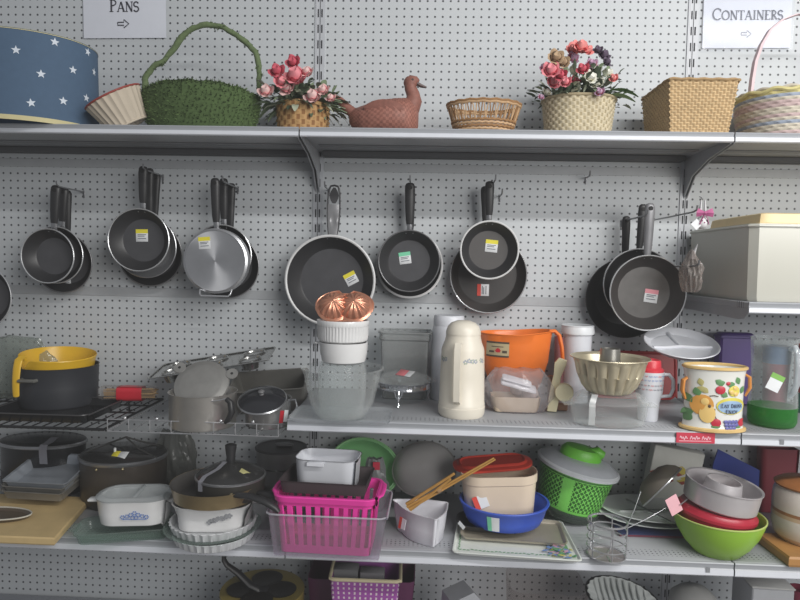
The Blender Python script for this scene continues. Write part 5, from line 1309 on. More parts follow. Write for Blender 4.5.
# stack: glass plate, two fluted dishes, casserole, brass pan, black saucepan
it = item(213, 554, zb, 40); k = it.k; cs = it.c
st = lambda z, dx=0, dy=0: (cs.x+dx*k, cs.y+dy*k, z)
t = thing('quiche_dish', 'lower of two white fluted quiche dishes in the stack of pans', 'dish', st(zb, 1, 2), 0, 'white fluted quiche dishes')
r = 42*k
def quiche(t, r):
    mb = MB(); mb.lathe([(.001, 0), (r*.9, 0), (r*.93, .003), (r*.98, .020), (r, .024), (r*.99, .0255), (r*.95, .024), (r*.91, .005), (.001, .005)], 144, mod=lambda th, i: .0024*math.cos(34*th) if i in (2, 3, 4) else 0); return part(mb, 'dish', M('quiche_white', (206, 208, 210), .25, var=.03), t)
quiche(t, r)
t = thing('glass_plate', 'clear glass plate between the two fluted quiche dishes', 'plate', st(zb+.026, -1, 3))
mb = MB(); mb.lathe([(.001, .0), (r*.7, 0), (r*1.0, .006), (r*1.17, .010), (r*1.18, .012), (r*1.0, .009), (r*.7, .003), (.001, .003)], 64); part(mb, 'plate', GG, t)
t = thing('quiche_dish', 'upper white fluted quiche dish under the grey flowered casserole', 'dish', st(zb+.0325, 0, 2), 0, 'white fluted quiche dishes'); quiche(t, r*1.05)
z1 = zb+.0385
t = thing('white_casserole', 'white casserole with grey flowers carrying the brass pan', 'dish', st(z1, 1, 6), math.radians(4))
hh = P(213, 512, cs.y-34*k).z-z1; a, b, r_ = 41*k, 34*k, 22*k
mb = MB(); rrvessel(mb, [(-.022, 0), (-.018, .004), (-.014, hh*.55), (-.002, hh-.004), (.001, hh)], a, b, r_, .004, 72); part(mb, 'body', WCE, t)
mb = MB(); mb.box((-a-.008, 0, hh-.009), (.022, .03, .008), .003); part(mb, 'handle', WCE, t); mb = MB(); mb.box((a+.004, 0, hh-.009), (.016, .03, .008), .003); part(mb, 'handle', WCE, t)
mb = MB(); rnd = random.Random(3)
for j in range(9):
    u = 1*k+j*2.6*k; v = hh*(.46+.035*j)+rnd.uniform(-.002, .002)
    for q in range(4):
        an = PI/2*q+j; pts = [(u+.0048*math.cos(an)+.0038*math.cos(g*PI/3), -(b-.014+.012*max(0, (u*0+v-hh*.55)/(hh*.45)))-.0030, v+.0046*math.sin(an)+.0034*math.sin(g*PI/3)) for g in range(6)]; mb.poly(pts)
part(mb, 'grey_flowers', M('flower_grey', (146, 148, 152), .5), t)
z2 = z1+hh+.001
t = thing('brass_pan', 'shallow brass coloured frying pan with black handle under the black saucepan', 'pan', st(z2, 2, 6))
hh = P(215, 484, cs.y-38*k).z-z2-.0; hh = .046; r2 = 47*k
mb = MB(); mb.mat(0).lathe([(.001, 0), (r2*.84, 0), (r2*.92, .005), (r2*.98, hh-.004), (r2*1.0, hh)], 56); mb.mat(1).lathe([(r2*.99, hh), (r2*.95, hh-.006), (r2*.85, .006), (.001, .006)], 56); part(mb, 'body', [M('brass_worn', (150, 132, 98), .35, .55, var=.15), M('pan_inside', (74, 72, 70), .4)], t)
mb = MB(); mb.tube([(r2*.96, -.03, hh*.55), (r2*1.12, -.04, hh*.62), (r2*1.35, -.052, hh*.60), (r2*1.52, -.06, hh*.5), (r2*1.58, -.062, hh*.3)], [.008, .011, .0125, .0125, .008], 12, flat=.75); part(mb, 'handle', HBK, t)
mb = MB(); mb.circ((r2*1.60, -.066, hh*.18), .013, .004, 20, 'y'); part(mb, 'hanging_ring', CH, t)
z3 = z2+.0065
t = thing('black_saucepan', 'black saucepan with tall knobbed lid standing in the brass pan', 'pot', st(z3, 16, 7), 0)
r3 = 35.5*k; cy3 = cs.y+7*k-r3; h3 = P(230, 488, cy3).z-z3
mb = MB(); vessel(mb, [(r3*.93, 0), (r3*.98, .006), (r3, h3)], .003, 56); part(mb, 'body', M('saucepan_black', (52, 50, 46), .35), t)
h4 = P(226, 461, cs.y+7*k).z-z3
mb = MB(); mb.mat(1).lathe([(r3*1.02, h3), (r3*1.02, h3+.004), (r3*.98, h3+.006)], 56); mb.mat(0).lathe([(r3*.98, h3+.006), (r3*.85, h3+.016), (r3*.5, h4-.010), (.001, h4)], 56); o = part(mb, 'lid', [M('lid_black', (0, 0, 0)), STL], t)
h5 = P(226, 444, cs.y+7*k).z-z3
mb = MB(); mb.lathe([(.010, h4-.004), (.013, h4+.002), (.012, h4+.012), (.016, h5-.008), (.016, h5-.002), (.012, h5), (.001, h5)], 24); part(mb, 'knob', HBK, o)
mb = MB(); pf = [(-r3*.62, h3-.02, -r3*.80), (-r3*.62, h3+.006, -r3*.80), (-r3*.55, h3+.017, -r3*.64), (-r3*.25, h4-.010, -r3*.42), (-.012, h4+.002, -.012)]
mb.rings([[(x-4*k*.5, y-.002, zz+.001) for x, zz, y in pf], [(x+4*k*.5+.002, y-.004, zz+.001) for x, zz, y in pf]], closed=False); part(mb, 'tape', G('tape_grey', (0, 0, 0)), t, 'strip of tape holding the lid')
mb = MB(); mb.X = Matrix.Translation(Vector((r3*.60, -r3*.40, h3+.021))) @ Matrix.Rotation(.5, 4, 'Y') @ Matrix.Rotation(math.radians(20), 4, 'X'); mb.box((0, 0, 0), (.042, .016, .001), .0003); part(mb, 'price_sticker', M('sticker_khaki', (176, 172, 120), .6), t)
mb = MB(); q = Vector((r3*.35, -r3*.95, h3*.62)); mb.ball(q, .007, (1.2, .5, .7), 10); part(mb, 'rivet', M('brass', (0, 0, 0)), t)
mb = MB(); mb.tube([q+Vector((.004, .0, 0)), q+Vector((.05, -.014, .004)), q+Vector((.095, -.024, -.006)), q+Vector((.125, -.03, -.02)), q+Vector((.135, -.032, -.03))], [.009, .0115, .012, .011, .006], 12, flat=.75); part(mb, 'handle', HBK, t)
# cake tins behind
for i, (z_, r_, lb) in enumerate(((0, 25, 'bottom round cake tin of the grey stack behind the pink basket'), (.062, 24, 'middle round cake tin of the grey stack behind the pink basket'), (.118, 25, 'top round cake tin of the grey stack behind the pink basket'))):
    c = at(281, -.10, zb+z_); k = kk(c)
    t = thing('round_tin', lb, 'baking tin', c, 0, 'stacked round tins'); r = r_*k
    mb = MB(); vessel(mb, [(r*.95, 0), (r*.97, .004), (r, .05), (r*1.02, .052)], .002, 48); part(mb, 'body', TIN, t)
    if i == 2:
        mb = MB(); mb.lathe([(r*1.04, .052), (r*1.04, .056), (r*.97, .058), (r*.93, .0545), (.001, .0545)], 48); part(mb, 'lid', DKG, t)
        mb = MB(); mb.box((.01, 0, .063), (.06, .02, .016), .006); part(mb, 'lid_handle', STL, t)
# clear bin
it = item(331, 559, zb, 51, .62); k = it.k; a = 58*k; hh = it.h(514); b = 58*k*.66
t = thing('clear_bin', 'clear plastic bin at the shelf front holding the pink slotted basket', 'bin', (it.c.x, it.c.y+.004, zb), math.radians(-1))
BIN = G('bin_plastic', (242, 240, 244), (220, 218, 224), .10, .1, .35)
mb = MB(); rrvessel(mb, [(-.022, 0), (-.019, .005), (-.003, hh-.004), (0, hh-.003), (.003, hh)], a, b, .022, .002, 64); part(mb, 'body', BIN, t)
mb = MB(); rimtube(mb, a+.001, b+.001, .023, hh, .0026, 64); part(mb, 'rim', G('bin_rim', (240, 240, 244), (226, 226, 232), .35, .1, .3), t)
# pink basket
z1 = zb+.004; cp = Vector((it.c.x-2*k, it.c.y+.006, z1)); a, b, r = 49*k, 49*k*.62, .028
PNK = M('hot_pink', (232, 66, 164), .38, var=.04)
t = thing('slotted_basket', 'hot pink plastic basket with vertical slots standing in the clear bin', 'basket', cp, math.radians(-2))
fy = cp.y-b; hh = P(331, 498, fy).z-z1
mb = MB(); tp = -.014
prof = lambda f: tp*(1-f)
N = 128
for seg in ((0, .14), (.83, 1.0)):
    mb.loft([(prof(seg[0]), hh*seg[0]), (prof(seg[1]), hh*seg[1]), (prof(seg[1])-.003, hh*seg[1]), (prof(seg[0])-.003, hh*seg[0]), (prof(seg[0]), hh*seg[0])], a, b, r, N)
cA, cB = contour(a+prof(.14), b+prof(.14), r+prof(.14), N), contour(a+prof(.83), b+prof(.83), r+prof(.83), N)
cA2, cB2 = contour(a+prof(.14)-.003, b+prof(.14)-.003, r+prof(.14)-.003, N), contour(a+prof(.83)-.003, b+prof(.83)-.003, r+prof(.83)-.003, N)
for j in range(0, N, 4):
    idx = [j, j+1, j+2]
    mb.rings([[(*cA[i % N], hh*.14) for i in idx]+[(*cA2[i % N], hh*.14) for i in reversed(idx)], [(*cB[i % N], hh*.83) for i in idx]+[(*cB2[i % N], hh*.83) for i in reversed(idx)]])
mb.loft([(tp, 0), (-.05, 0)], a, b, r, 64, cap1=True)
part(mb, 'slotted_wall', PNK, t)
mb = MB(); mb.loft([(.0, hh-.016), (.005, hh-.016), (.008, hh-.002), (.006, hh), (-.001, hh), (-.003, hh-.004)], a, b, r, 96); part(mb, 'rim', PNK, t)
for s in (-1, 1):
    mb = MB(); mb.tube([(s*(a+.002), -b*.7, hh-.003), (s*(a+.012), -b*.5, hh-.002), (s*(a+.014), 0, hh-.001), (s*(a+.012), b*.5, hh-.002), (s*(a+.002), b*.7, hh-.003)], .0062, 8, flat=.6); part(mb, 'handle', PNK, t)
# black tray on it
z2 = z1+hh+.0008; q = at(328, cp.y, z2); k = kk(q)
t = thing('black_tray', 'dark brown black rectangular tin resting on the pink basket', 'baking tin', (q.x, cp.y+.004, z2), (0, 0, math.radians(-3)))
h2 = P(328, 484, cp.y-.078).z-z2
mb = MB(); rrvessel(mb, [(-.010, 0), (-.004, h2-.003), (0, h2)], 44*k, .078, .008, .002, 56); part(mb, 'tin', M('tin_brown_black', (66, 58, 60), .5, var=.08), t)
# white dish with tab
z3 = z2+.0025; q = at(328.5, cp.y+.012, z3)
t = thing('white_tub', 'small white plastic tub with front grip tab standing in the dark tin', 'tub', (q.x, q.y, z3), math.radians(-4)); k = kk(q)
h3 = P(328, 461, q.y-.055).z-z3
mb = MB(); rrvessel(mb, [(-.010, 0), (-.006, .005), (-.001, h3-.003), (0, h3), (.002, h3)], 31.5*k, .058, .036, .003, 64)
part(mb, 'body', WPL, t)
mb = MB(); mb.box((-8*k, -.061, h3-.0045), (17*k, .016, .005), .002); mb.box((-8*k, -.068, h3-.008), (17*k, .003, .010), .001); part(mb, 'grip_tab', WPL, t)
# green bowl standing behind
q = P(365, 465, -.085)
t = thing('green_strainer', 'pale green plastic bowl standing on edge behind the white tub', 'bowl', (q.x, -.10, q.z-.004), (math.radians(62), math.radians(12), 0)); k = kk(q)
GRN = G('green_frost', (200, 234, 200), (142, 208, 142), .8, .35, .1)
mb = MB(); mb.lathe([(.001, -.058), (.5, -.054), (.80, -.035), (.97, -.008), (1.0, 0), (1.06, .001), (1.06, .004), (.98, .004), (.9, -.02), (.75, -.036), (.001, -.052)], 56, 33*k, 27*k); part(mb, 'bowl', GRN, t)
mb = MB(); mb.circ((0, 0, .003), 35*k, .0035, 56, sx=1, sy=27/33.); part(mb, 'rim', M('green_rim', (146, 204, 140), .4), t)
it = item(374, 505, zb, 13, .5, Y=-.175); k = it.k
t = bag('plastic_bag', 'small grey bag with red spot between the white tub and the grey colander', 'bag', it.c, 13*k, .022, P(374, 458, -.175).z-zb, G('bag_grey2', (196, 196, 196), (146, 148, 150), .6, .3, .2), 5, .7, .15)
mb = MB(); mb.box((2*k, -.024, P(374, 466, -.2).z-zb), (7*k, .003, 8*k), .001); part(mb, 'red_spot', M('tag_red', (0, 0, 0)), t, 'red printed spot')
# grey colander
q = P(424, 464, -.10); k = kk(q)
t = thing('mesh_strainer', 'grey metal mesh strainer bowl leaning on the back above the white corner tub', 'strainer', (q.x, -.115, q.z-.008), (math.radians(56), math.radians(-8), 0))
MESH = G('steel_mesh', (206, 204, 202), (206, 204, 202), .6, .5, .15)
mb = MB(); mb.lathe([(.001, .045), (.4, .041), (.7, .03), (.9, .014), (1.0, -.006), (1.02, -.010), (1.0, -.014), (.98, -.008)], 56, 31*k, 27*k); part(mb, 'mesh_bowl', MESH, t)
mb = MB(); mb.circ((0, 0, -.010), 31.6*k, .003, 56, sx=1, sy=27/31.); part(mb, 'rim', M('rim_steel_pale', (186, 184, 180), .3, .5), t)
# white corner tub
it = item(420, 547, zb, 24, .8); k = it.k
t = thing('corner_tub', 'white three cornered plastic tub holding the bamboo sticks', 'tub', it.c)
fp = lambda y: P(425, y, it.fy).z-zb
hh = P(432, 517, it.fy).z-zb
def tri(sc, off=0.):
    # rounded triangle: two back corners and a front right one
    V3 = [(-35*k, 25*k), (29*k, 21*k), (15*k, -26*k)]; cx, cy = 3*k, 5*k; out = []
    rr_ = [16*k, 7*k, 5*k]
    for i in range(3):
        p = Vector(V3[i]); a_ = Vector(V3[i-1]); b_ = Vector(V3[(i+1) % 3]); u1 = (a_-p).normalized(); u2 = (b_-p).normalized(); r = rr_[i]
        s0, e0 = p+u1*r, p+u2*r
        for g in range(9):
            f = g/8; q = s0*(1-f)**2+p*2*f*(1-f)+e0*f*f; out.append((cx+(q.x-cx)*sc, cy+(q.y-cy)*sc))
        nx = Vector(V3[(i+1) % 3]); r2 = rr_[(i+1) % 3]; s1 = nx+(p-nx).normalized()*r2; bow = Vector(((e0.y-s1.y), -(e0.x-s1.x))).normalized()*(6*k if i == 2 else 3*k)
        for g in range(1, 8):
            f = g/8; q = e0*(1-f)+s1*f+bow*math.sin(PI*f); out.append((cx+(q.x-cx)*sc, cy+(q.y-cy)*sc))
    return out
mb = MB(); R = []
for sc, z_ in ((.80, 0), (.86, .004), (.94, hh*.5), (1.0, hh-.003), (1.03, hh-.001), (1.03, hh+.001), (.97, hh), (.90, hh*.5), (.80, .006)):
    R.append([(x, y, z_) for x, y in tri(sc)])
mb.rings(R, True, True); part(mb, 'body', M('tub_white', (222, 222, 228), .3, var=.03), t)
mb = MB(); q = P(398.5, 520, it.fy+.03)-it.c; 
mb.X = Matrix.Translation(Vector((-20*k, -7.5*k, hh*.62))) @ Matrix.Rotation(-.86, 4, 'Z') @ Matrix.Rotation(-.2, 4, 'X'); mb.mat(0).box((0, 0, 0), (4*k, .0012, 11*k), .0003); mb.mat(1).box((5*k, 0, 0), (6*k, .0012, 10*k), .0003); part(mb, 'price_sticker', [R_ST(), M('sticker_white', (0, 0, 0))], t)
# bamboo sticks
t = thing('bamboo_tongs', 'bundle of bamboo sticks tied together leaning out of the corner tub', 'utensil', (0, 0, 0))
A0 = Vector((it.c.x-10*k, it.c.y+6*k, zb+hh*.55)); B0 = P(494, 458, it.c.y-.01)
A0 = P(407, 507, it.c.y+.02); 
BAM = M('bamboo_gold', (184, 140, 74), .5, var=.15)
for i, (da, db, ra, rb_) in enumerate((((0, 0, 0), (0, 0, 0), .0042, .0026), ((.006, 0, -.006), (.004, .0, -.004), .0042, .0024), ((-.002, .006, .006), (-.11, .004, -.050), .005, .004), ((.010, .004, -.010), (-.12, .004, -.066), .0045, .0036))):
    mb = MB(); mb.tube([A0+Vector(da), (A0+Vector(da)).lerp(B0+Vector(db), .5), B0+Vector(db)], [ra, (ra+rb_)/2, rb_], 8); part(mb, 'stick', BAM, t)
m_ = A0.lerp(B0, .38)+Vector((0, 0, -.002)); d_ = (B0-A0).normalized()
mb = MB(); mb.tube([m_-d_*.006, m_+d_*.006], .0095, 12); part(mb, 'band', M('band_tan', (170, 136, 96), .6), t)
# painted tray
fl_ = S(452, 552, zb+.012); fr_ = S(583, 561, zb+.012); br_ = S(562, 521, zb+.012); bl_ = S(459, 512, zb+.012)
t = thing('painted_tray', 'white tray with green leaf border and corner flowers at the shelf front', 'tray', (fl_.x, fl_.y, zb))
base = Vector((fl_.x, fl_.y, 0)); qd = [Vector((p.x, p.y, 0))-base for p in (fl_, fr_, br_, bl_)]
def quad(u, v): return qd[0]*(1-u)*(1-v)+qd[1]*u*(1-v)+qd[2]*u*v+qd[3]*(1-u)*v
mb = MB(); R = []
def rq(ins, z_):
    cs_ = []; ce = sum(qd, Vector())/4
    for i in range(4):
        p = qd[i]*(1-ins)+ce*ins; a_ = qd[i-1]*(1-ins)+ce*ins; b_ = qd[(i+1) % 4]*(1-ins)+ce*ins
        for g in range(5):
            f = g/4; rd = .014; s0 = p+(a_-p).normalized()*rd; e0 = p+(b_-p).normalized()*rd; w = s0*(1-f)**2+p*2*f*(1-f)+e0*f*f; cs_.append((w.x, w.y, z_))
    return cs_
TRW = M('tray_white', (222, 226, 220), .3, var=.03)
mb.rings([rq(.08, 0), rq(.0, .010), rq(0, .013), rq(.02, .013), rq(.05, .007), rq(.25, .006)], True, True); part(mb, 'tray', TRW, t)
mb = MB(); rnd = random.Random(8)
def lf(u, v, s, rot, zz=.0082):
    c_ = quad(u, v); pts = [(c_.x+s*x*math.cos(rot)-s*y*math.sin(rot), c_.y+s*x*math.sin(rot)+s*y*math.cos(rot), zz) for x, y in ((-1, 0), (-.3, .4), (.4, .35), (1, 0), (.4, -.35), (-.3, -.4))]; mb.poly(pts)
for i in range(30):
    if i < 24: mb.mat(0); lf(.06+.76*i/24, .105+rnd.uniform(-.01, .01), .0055, rnd.uniform(-.6, .6), .0086)
for i in range(20): mb.mat(0); lf(.048+rnd.uniform(-.004, .004), .12+.75*i/20, .005, PI/2+rnd.uniform(-.6, .6), .0086)
for i in range(18): mb.mat(0); lf(.93, .3+.6*i/18, .005, PI/2+rnd.uniform(-.6, .6), .0086)
for i in range(60):
    u, v = .84+rnd.gauss(0, .045), .22+rnd.gauss(0, .09); mb.mat(rnd.choice((0, 0, 1, 2, 3))); lf(min(.96, u), max(.06, v), rnd.uniform(.006, .013), rnd.uniform(0, 6.3), .0095+.0001*i)
part(mb, 'painted_border', [M('leaf_paint', (104, 158, 112), .5), M('blue_paint', (110, 140, 190), .5), M('pink_paint', (200, 160, 180), .5), M('yellow_paint', (206, 196, 110), .5)], t)
# beige tray
zt2 = zb+.0135
it = item(512, 542, zt2, 50, .45); k = it.k
t = thing('beige_tray', 'flat beige baking tray between the painted tray and the blue bowl', 'tray', (it.c.x, it.c.y+.008, zt2), math.radians(-4))
mb = MB(); rrvessel(mb, [(-.006, 0), (0, .009), (.003, .010)], 51*k, .078, .016, .002, 56); part(mb, 'tray', M('beige_metal', (170, 162, 146), .4, .2), t)
it0 = item(462, 531, zt2+.011, 16, .8)
t = thing('black_dish', 'black oval roasting dish tucked under the left of the blue bowl', 'dish', (it.c.x-24*k, it.c.y+.012, zt2+.0108), math.radians(-8))
mb = MB(); rrvessel(mb, [(-.02, 0), (-.004, .014), (0, .020)], 33*k, .062, .05, .003, 56); part(mb, 'dish', M('dish_black', (44, 44, 46), .4), t)
mb = MB(); mb.X = Matrix.Translation(Vector((-26*k, -.052, .018))) @ Matrix.Rotation(-.5, 4, 'Z') @ Matrix.Rotation(.6, 4, 'Y'); mb.box((0, 0, 0), (.024, .001, .012), .0003); part(mb, 'tag', M('sticker_white', (0, 0, 0)), t, 'small white tag')
# blue bowl
z1 = zt2+.0325-.009
it2 = item(503, 533, z1, 37, .9); k = it2.k; a = 44*k; b = a*.92
t = thing('blue_basin', 'royal blue oval plastic basin holding the cream tub', 'bowl', it2.c, math.radians(3)); hh = it2.h(511)
BLU = M('royal_blue', (56, 88, 190), .4, var=.05)
mb = MB(); vessel(mb, [(.80, 0), (.84, .004), (.92, hh*.4), (.98, hh-.012), (1.0, hh-.010), (1.03, hh-.002), (1.02, hh)], .05, 64, a, b, ); part(mb, 'body', BLU, t)
mb = MB(); ang = -1.98
def onb(u, v, e=.0016):
    th = ang+u/a; f = .86+.13*v/hh+e/a; return (a*f*math.cos(th), b*f*math.sin(th)-.0016, v)
for mi, (u0, u1, v0, v1) in enumerate(((-6*k, 6.5*k, hh*.12, hh*.80), (-6*k, -1.5*k, hh*.12, hh*.80))):
    e = .0018+.0012*mi; mb.mat(mi); mb.rings([[onb(u0+(u1-u0)*g/3, v, e) for g in range(4)] for v in (v0, (v0+v1)/2, v1)], closed=False)
part(mb, 'price_sticker', [M('sticker_white', (0, 0, 0)), G_ST()], t)
# cream tub with red lid
z2 = z1+.006; q = at(499, it2.c.y+.010, z2); k = kk(q)
h2 = P(499, 476, it2.c.y-.045).z-z2
t = thing('cream_tub', 'cream plastic tub with a loose red lid standing in the blue basin', 'tub', (q.x, q.y, z2), (math.radians(1), math.radians(-2.5), math.radians(2)))
mb = MB(); rrvessel(mb, [(-.020, 0), (-.013, .004), (-.003, h2*.8), (0, h2*.82), (.0015, h2)], 38*k, .062, .055, .003, 64); part(mb, 'body', M('tub_cream', (222, 204, 182), .35, var=.03), t)
mb = MB(); mb.X = Matrix.Translation(Vector((-21*k, -.0565, h2*.48))) @ Matrix.Rotation(-.35, 4, 'Y') @ Matrix.Rotation(-.1, 4, 'X'); mb.mat(0).box((3*k, 0, 0), (9*k, .001, 13*k), .0003); mb.mat(1).box((-4*k, 0, 0), (5*k, .001, 13*k), .0003); part(mb, 'price_sticker', [M('sticker_white', (0, 0, 0)), R_ST()], t)
mb = MB(); mb.loft([(-.002, 0), (.002, .002), (.002, .008), (-.004, .010), (-.012, .011), (-.016, .016), (-.020, .017), (-.024, .013)], 40*k, .062, .055, 64, cap0=True, cap1=True); o = part(mb, 'lid', M('lid_orange_red', (190, 62, 48), .35, var=.05), t, 'red lid lying slightly askew'); o.location = (-4*k, .045, h2+.001); o.rotation_euler = (math.radians(2), math.radians(-2), math.radians(4))
# salad spinner
SPG = M('spinner_green', (122, 204, 92), .4, var=.05)
q = S(575, 529, zb); q = Vector((q.x, q.y+.105, zb+.012)); k = kk(q)
t = thing('salad_spinner', 'green salad spinner with clear grey lid, tilted beside the blue basin', 'spinner', q+Vector((-.003, -.004, .020)), (math.radians(2), math.radians(12), 0))
r = 38*k; hh = .135
mb = MB(); NS = 132; rows = 28
def rad(f): return r*(.80+.20*f)
# perforated wall: diamonds are left open, in two panels
def solid(i, j):
    th = j/NS; ph = (th*4) % 1.0
    if i < 2 or i > rows-2 or ph < .17: return True
    return not ((i % 2 == 0 and j % 4 in (0,)) or (i % 2 == 1 and j % 4 in (2,)) )
vs = []; fs = []
NSX = NS*2
for i in range(rows*2+1):
    f = i/(rows*2.)
    for j in range(NSX):
        th = 2*PI*j/NSX; vs.append((rad(f)*math.cos(th), rad(f)*math.sin(th), hh*f))
def dia(u, v):     # inside an opening?
    return abs(u)/.34+abs(v)/.42 < 1
ncol = 44
for i in range(rows*2):
    for j in range(NSX):
        f = (i+.5)/(rows*2.); th = (j+.5)/NSX
        row = f*8; col = th*ncol
        ok = True
        ph = (th*4+.36) % 1.0
        if .14 < f < .88 and ph > .2:
            for sft in (0, .5):
                cu = (col+sft) % 1.0-.5; cv = ((row+sft) % 1.0)-.5
                if dia(cu, cv): ok = False
        if ok: fs.append((i*NSX+j, i*NSX+(j+1) % NSX, (i+1)*NSX+(j+1) % NSX, (i+1)*NSX+j))
mb.add(vs, fs); mb.lathe([(rad(0), 0), (rad(0)*.6, .001), (.001, .001)], 48); part(mb, 'perforated_basket', SPG, t)
mb = MB(); mb.lathe([(r*.62, -.018), (r*.80, -.016), (r*.87, .002), (r*.88, hh*.10), (r*.86, hh*.10), (r*.84, .002), (r*.6, -.014)], 56); part(mb, 'outer_bowl', G('smoked_bowl', (176, 188, 180), (88, 100, 92), .4, .1, .3), t, 'smoky outer bowl')
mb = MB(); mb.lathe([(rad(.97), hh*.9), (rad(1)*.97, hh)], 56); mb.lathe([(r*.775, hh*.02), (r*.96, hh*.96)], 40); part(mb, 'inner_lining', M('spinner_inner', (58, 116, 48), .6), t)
mb = MB(); mb.mat(1).lathe([(r*1.02, hh-.004), (r*1.09, hh-.003), (r*1.10, hh+.006), (r*1.04, hh+.011)], 64); mb.mat(0).lathe([(r*1.04, hh+.011), (r*.97, hh+.016), (r*.8, hh+.026), (r*.5, hh+.030), (.001, hh+.030)], 64); o = part(mb, 'lid', [M('spinner_lid', (186, 190, 196), .25), M('spinner_rim', (208, 212, 216), .3)], t, 'grey lid with white rim')
mb = MB(); zz = hh+.030
mb.lathe([(r*.56, zz), (r*.55, zz+.018), (r*.46, zz+.030), (r*.001, zz+.034)], 40, 1, .75); mb.tube([(r*.1, 0, zz+.012), (r*.42, -.004, zz+.026), (r*.58, -.006, zz+.022)], [.016, .019, .012], 12); part(mb, 'crank_knob', M('knob_green', (112, 196, 66), .4), o, 'bright green turning knob')
# white platters
it = item(648, 531, zb, 48, .5); k = it.k
for i, lb in enumerate(('lower greyish white oval platter under the wire strainer', 'upper greyish white oval platter with divided sections under the wire strainer')):
    t = thing('oval_platter', lb, 'plate', (it.c.x, it.c.y+.012*i, zb+.012*i+.012), (0, math.radians(2), math.radians(6-5*i)), 'greyish white platters')
    a, b = (54-3*i)*k, .115
    mb = MB(); mb.lathe([(.001, 0), (.62, 0), (.72, .004), (.98, .016), (1.0, .018), (.98, .0195), (.70, .008), (.001, .0045)], 64, a, b); part(mb, 'platter', M('platter_grey', (212, 216, 216), .25, var=.03), t)
    if i:
        for an in (.2, 2.0):
            mb = MB(); mb.X = Matrix.Rotation(an, 4, 'Z'); mb.box((0, 0, .008), (a*1.3, .007, .010), .003); part(mb, 'divider', M('platter_grey', (0, 0, 0)), t)
t = thing('thin_book', 'thin dark red and blue book lying under the greyish platters', 'book', (it.c.x+.012, it.c.y-.01, zb), math.radians(1))
mb = MB(); mb.mat(0).box((0, 0, .004), (.27, .20, .006), .001); mb.mat(1).box((0, 0, .0087), (.272, .203, .003), .001); part(mb, 'cover', [M('book_maroon', (116, 52, 70), .5), M('book_navy', (58, 66, 104), .5)], t)
# white carton at the back
q = P(668, 452, -.05)
t = thing('printed_carton', 'white carton with a yellow and red printed edge at the back behind the wire strainer', 'carton', (q.x-.006, -.06, zb+.0), (0, math.radians(9), math.radians(-4))); k = kk(q)
hh = P(668, 447, -.07).z-zb
mb = MB(); mb.box((0, 0, hh*.5), (52*k, .05, hh), .002); part(mb, 'box', M('carton_white', (206, 206, 200), .6), t)
mb = MB()
for i in range(26):
    mb.mat(i % 3); x, z_ = random.uniform(-22, 20)*k, hh*random.uniform(.48, .72); w = random.uniform(.008, .02); mb.poly([(x-w, -.0262-.0001*i, z_), (x, -.0262-.0001*i, z_-w*.5), (x+w, -.0262-.0001*i, z_+w*.1), (x+w*.2, -.0262-.0001*i, z_+w*.6)])
part(mb, 'printed_panel', [M('print_yellow', (196, 178, 80), .6), M('print_red', (150, 66, 54), .6), M('print_brown', (112, 96, 74), .6)], t)
# wire strainer
q = P(662, 487, -.26); k = kk(q)
t = thing('wire_strainer', 'conical wire mesh strainer with pink tag and wire handle leaning on the platters', 'strainer', (q.x, q.y, q.z), Vector((.66, -.42, -.60)).to_track_quat('Z', 'Y').to_euler())
r = 29*k
mb = MB(); mb.lathe([(r, 0), (r*.93, -.016), (r*.74, -.034), (r*.45, -.046), (.001, -.05)], 48); part(mb, 'mesh_bowl', G('wire_mesh', (176, 170, 160), (136, 129, 118), .5, .5, .2), t)
mb = MB(); mb.circ((0, 0, 0), r, .0024, 48)
part(mb, 'rim', CH, t)
mb = MB(); ci = (q+Vector((-.035, -.02, -.05)))
t2 = t
qa = P(626, 528, -.31); inv = None
M_ = Matrix.LocRotScale(t.location, t.rotation_euler, None).inverted()
loc = lambda p: tuple(M_ @ Vector(p))
e1, e2 = P(641, 491, -.275), P(666, 508, -.29)
mb.tube([loc(e1), loc(e1.lerp(qa, .5)+Vector((0, -.006, 0))), loc(qa)], .0016, 6); mb.tube([loc(e2), loc(e2.lerp(qa, .5)+Vector((0, -.006, 0))), loc(qa+Vector((.003, 0, -.001)))], .0016, 6); part(mb, 'wire_handle', STL, t)
mb = MB(); g = P(674, 505, -.40); mb.X = M_ @ Matrix.Translation(g) @ Matrix.Rotation(-.45, 4, 'Y') @ Matrix.Rotation(.3, 4, 'Z'); mb.box((0, 0, 0), (14*k, .001, 18*k), .0003); part(mb, 'paper_tag', M('tag_pink', (222, 172, 180), .6), t, 'pink paper tag')
mb = MB(); f1, f2 = P(680, 505, -.40), P(697, 489, -.33); mb.tube([loc(f1), loc(f1.lerp(f2, .5)+Vector((0, 0, -.004))), loc(f2)], .0016, 6); part(mb, 'hook_wire', CH, t)
# wire caddy
it = item(606, 562, zb, 19, .8); k = it.k
t = thing('wire_caddy', 'small round chrome wire caddy at the shelf front beside the painted tray', 'caddy', it.c); r = 20*k; hh = it.h(528)
mb = MB()
for i in range(5): mb.circ((0, 0, .004+hh*i/4.), r*(1 if i else .97), .0019 if i < 4 else .003, 40)
part(mb, 'rings', CH, t)
mb = MB()
for an in (-150, -90, -30, 60, 130):
    x, y = r*math.cos(math.radians(an)), r*math.sin(math.radians(an)); mb.tube([(x*.2, y*.2, .003), (x*.97, y*.97, .003), (x*1.0, y*1.0, hh*.5), (x, y, hh+.002)], .0018, 6)
part(mb, 'uprights', CH, t)
mb = MB(); mb.lathe([(.001, .0016), (r*.93, .0016), (r*.93, .0026), (.001, .0026)], 32); part(mb, 'base_plate', M('base_pinkgrey', (166, 158, 158), .4, .3), t)
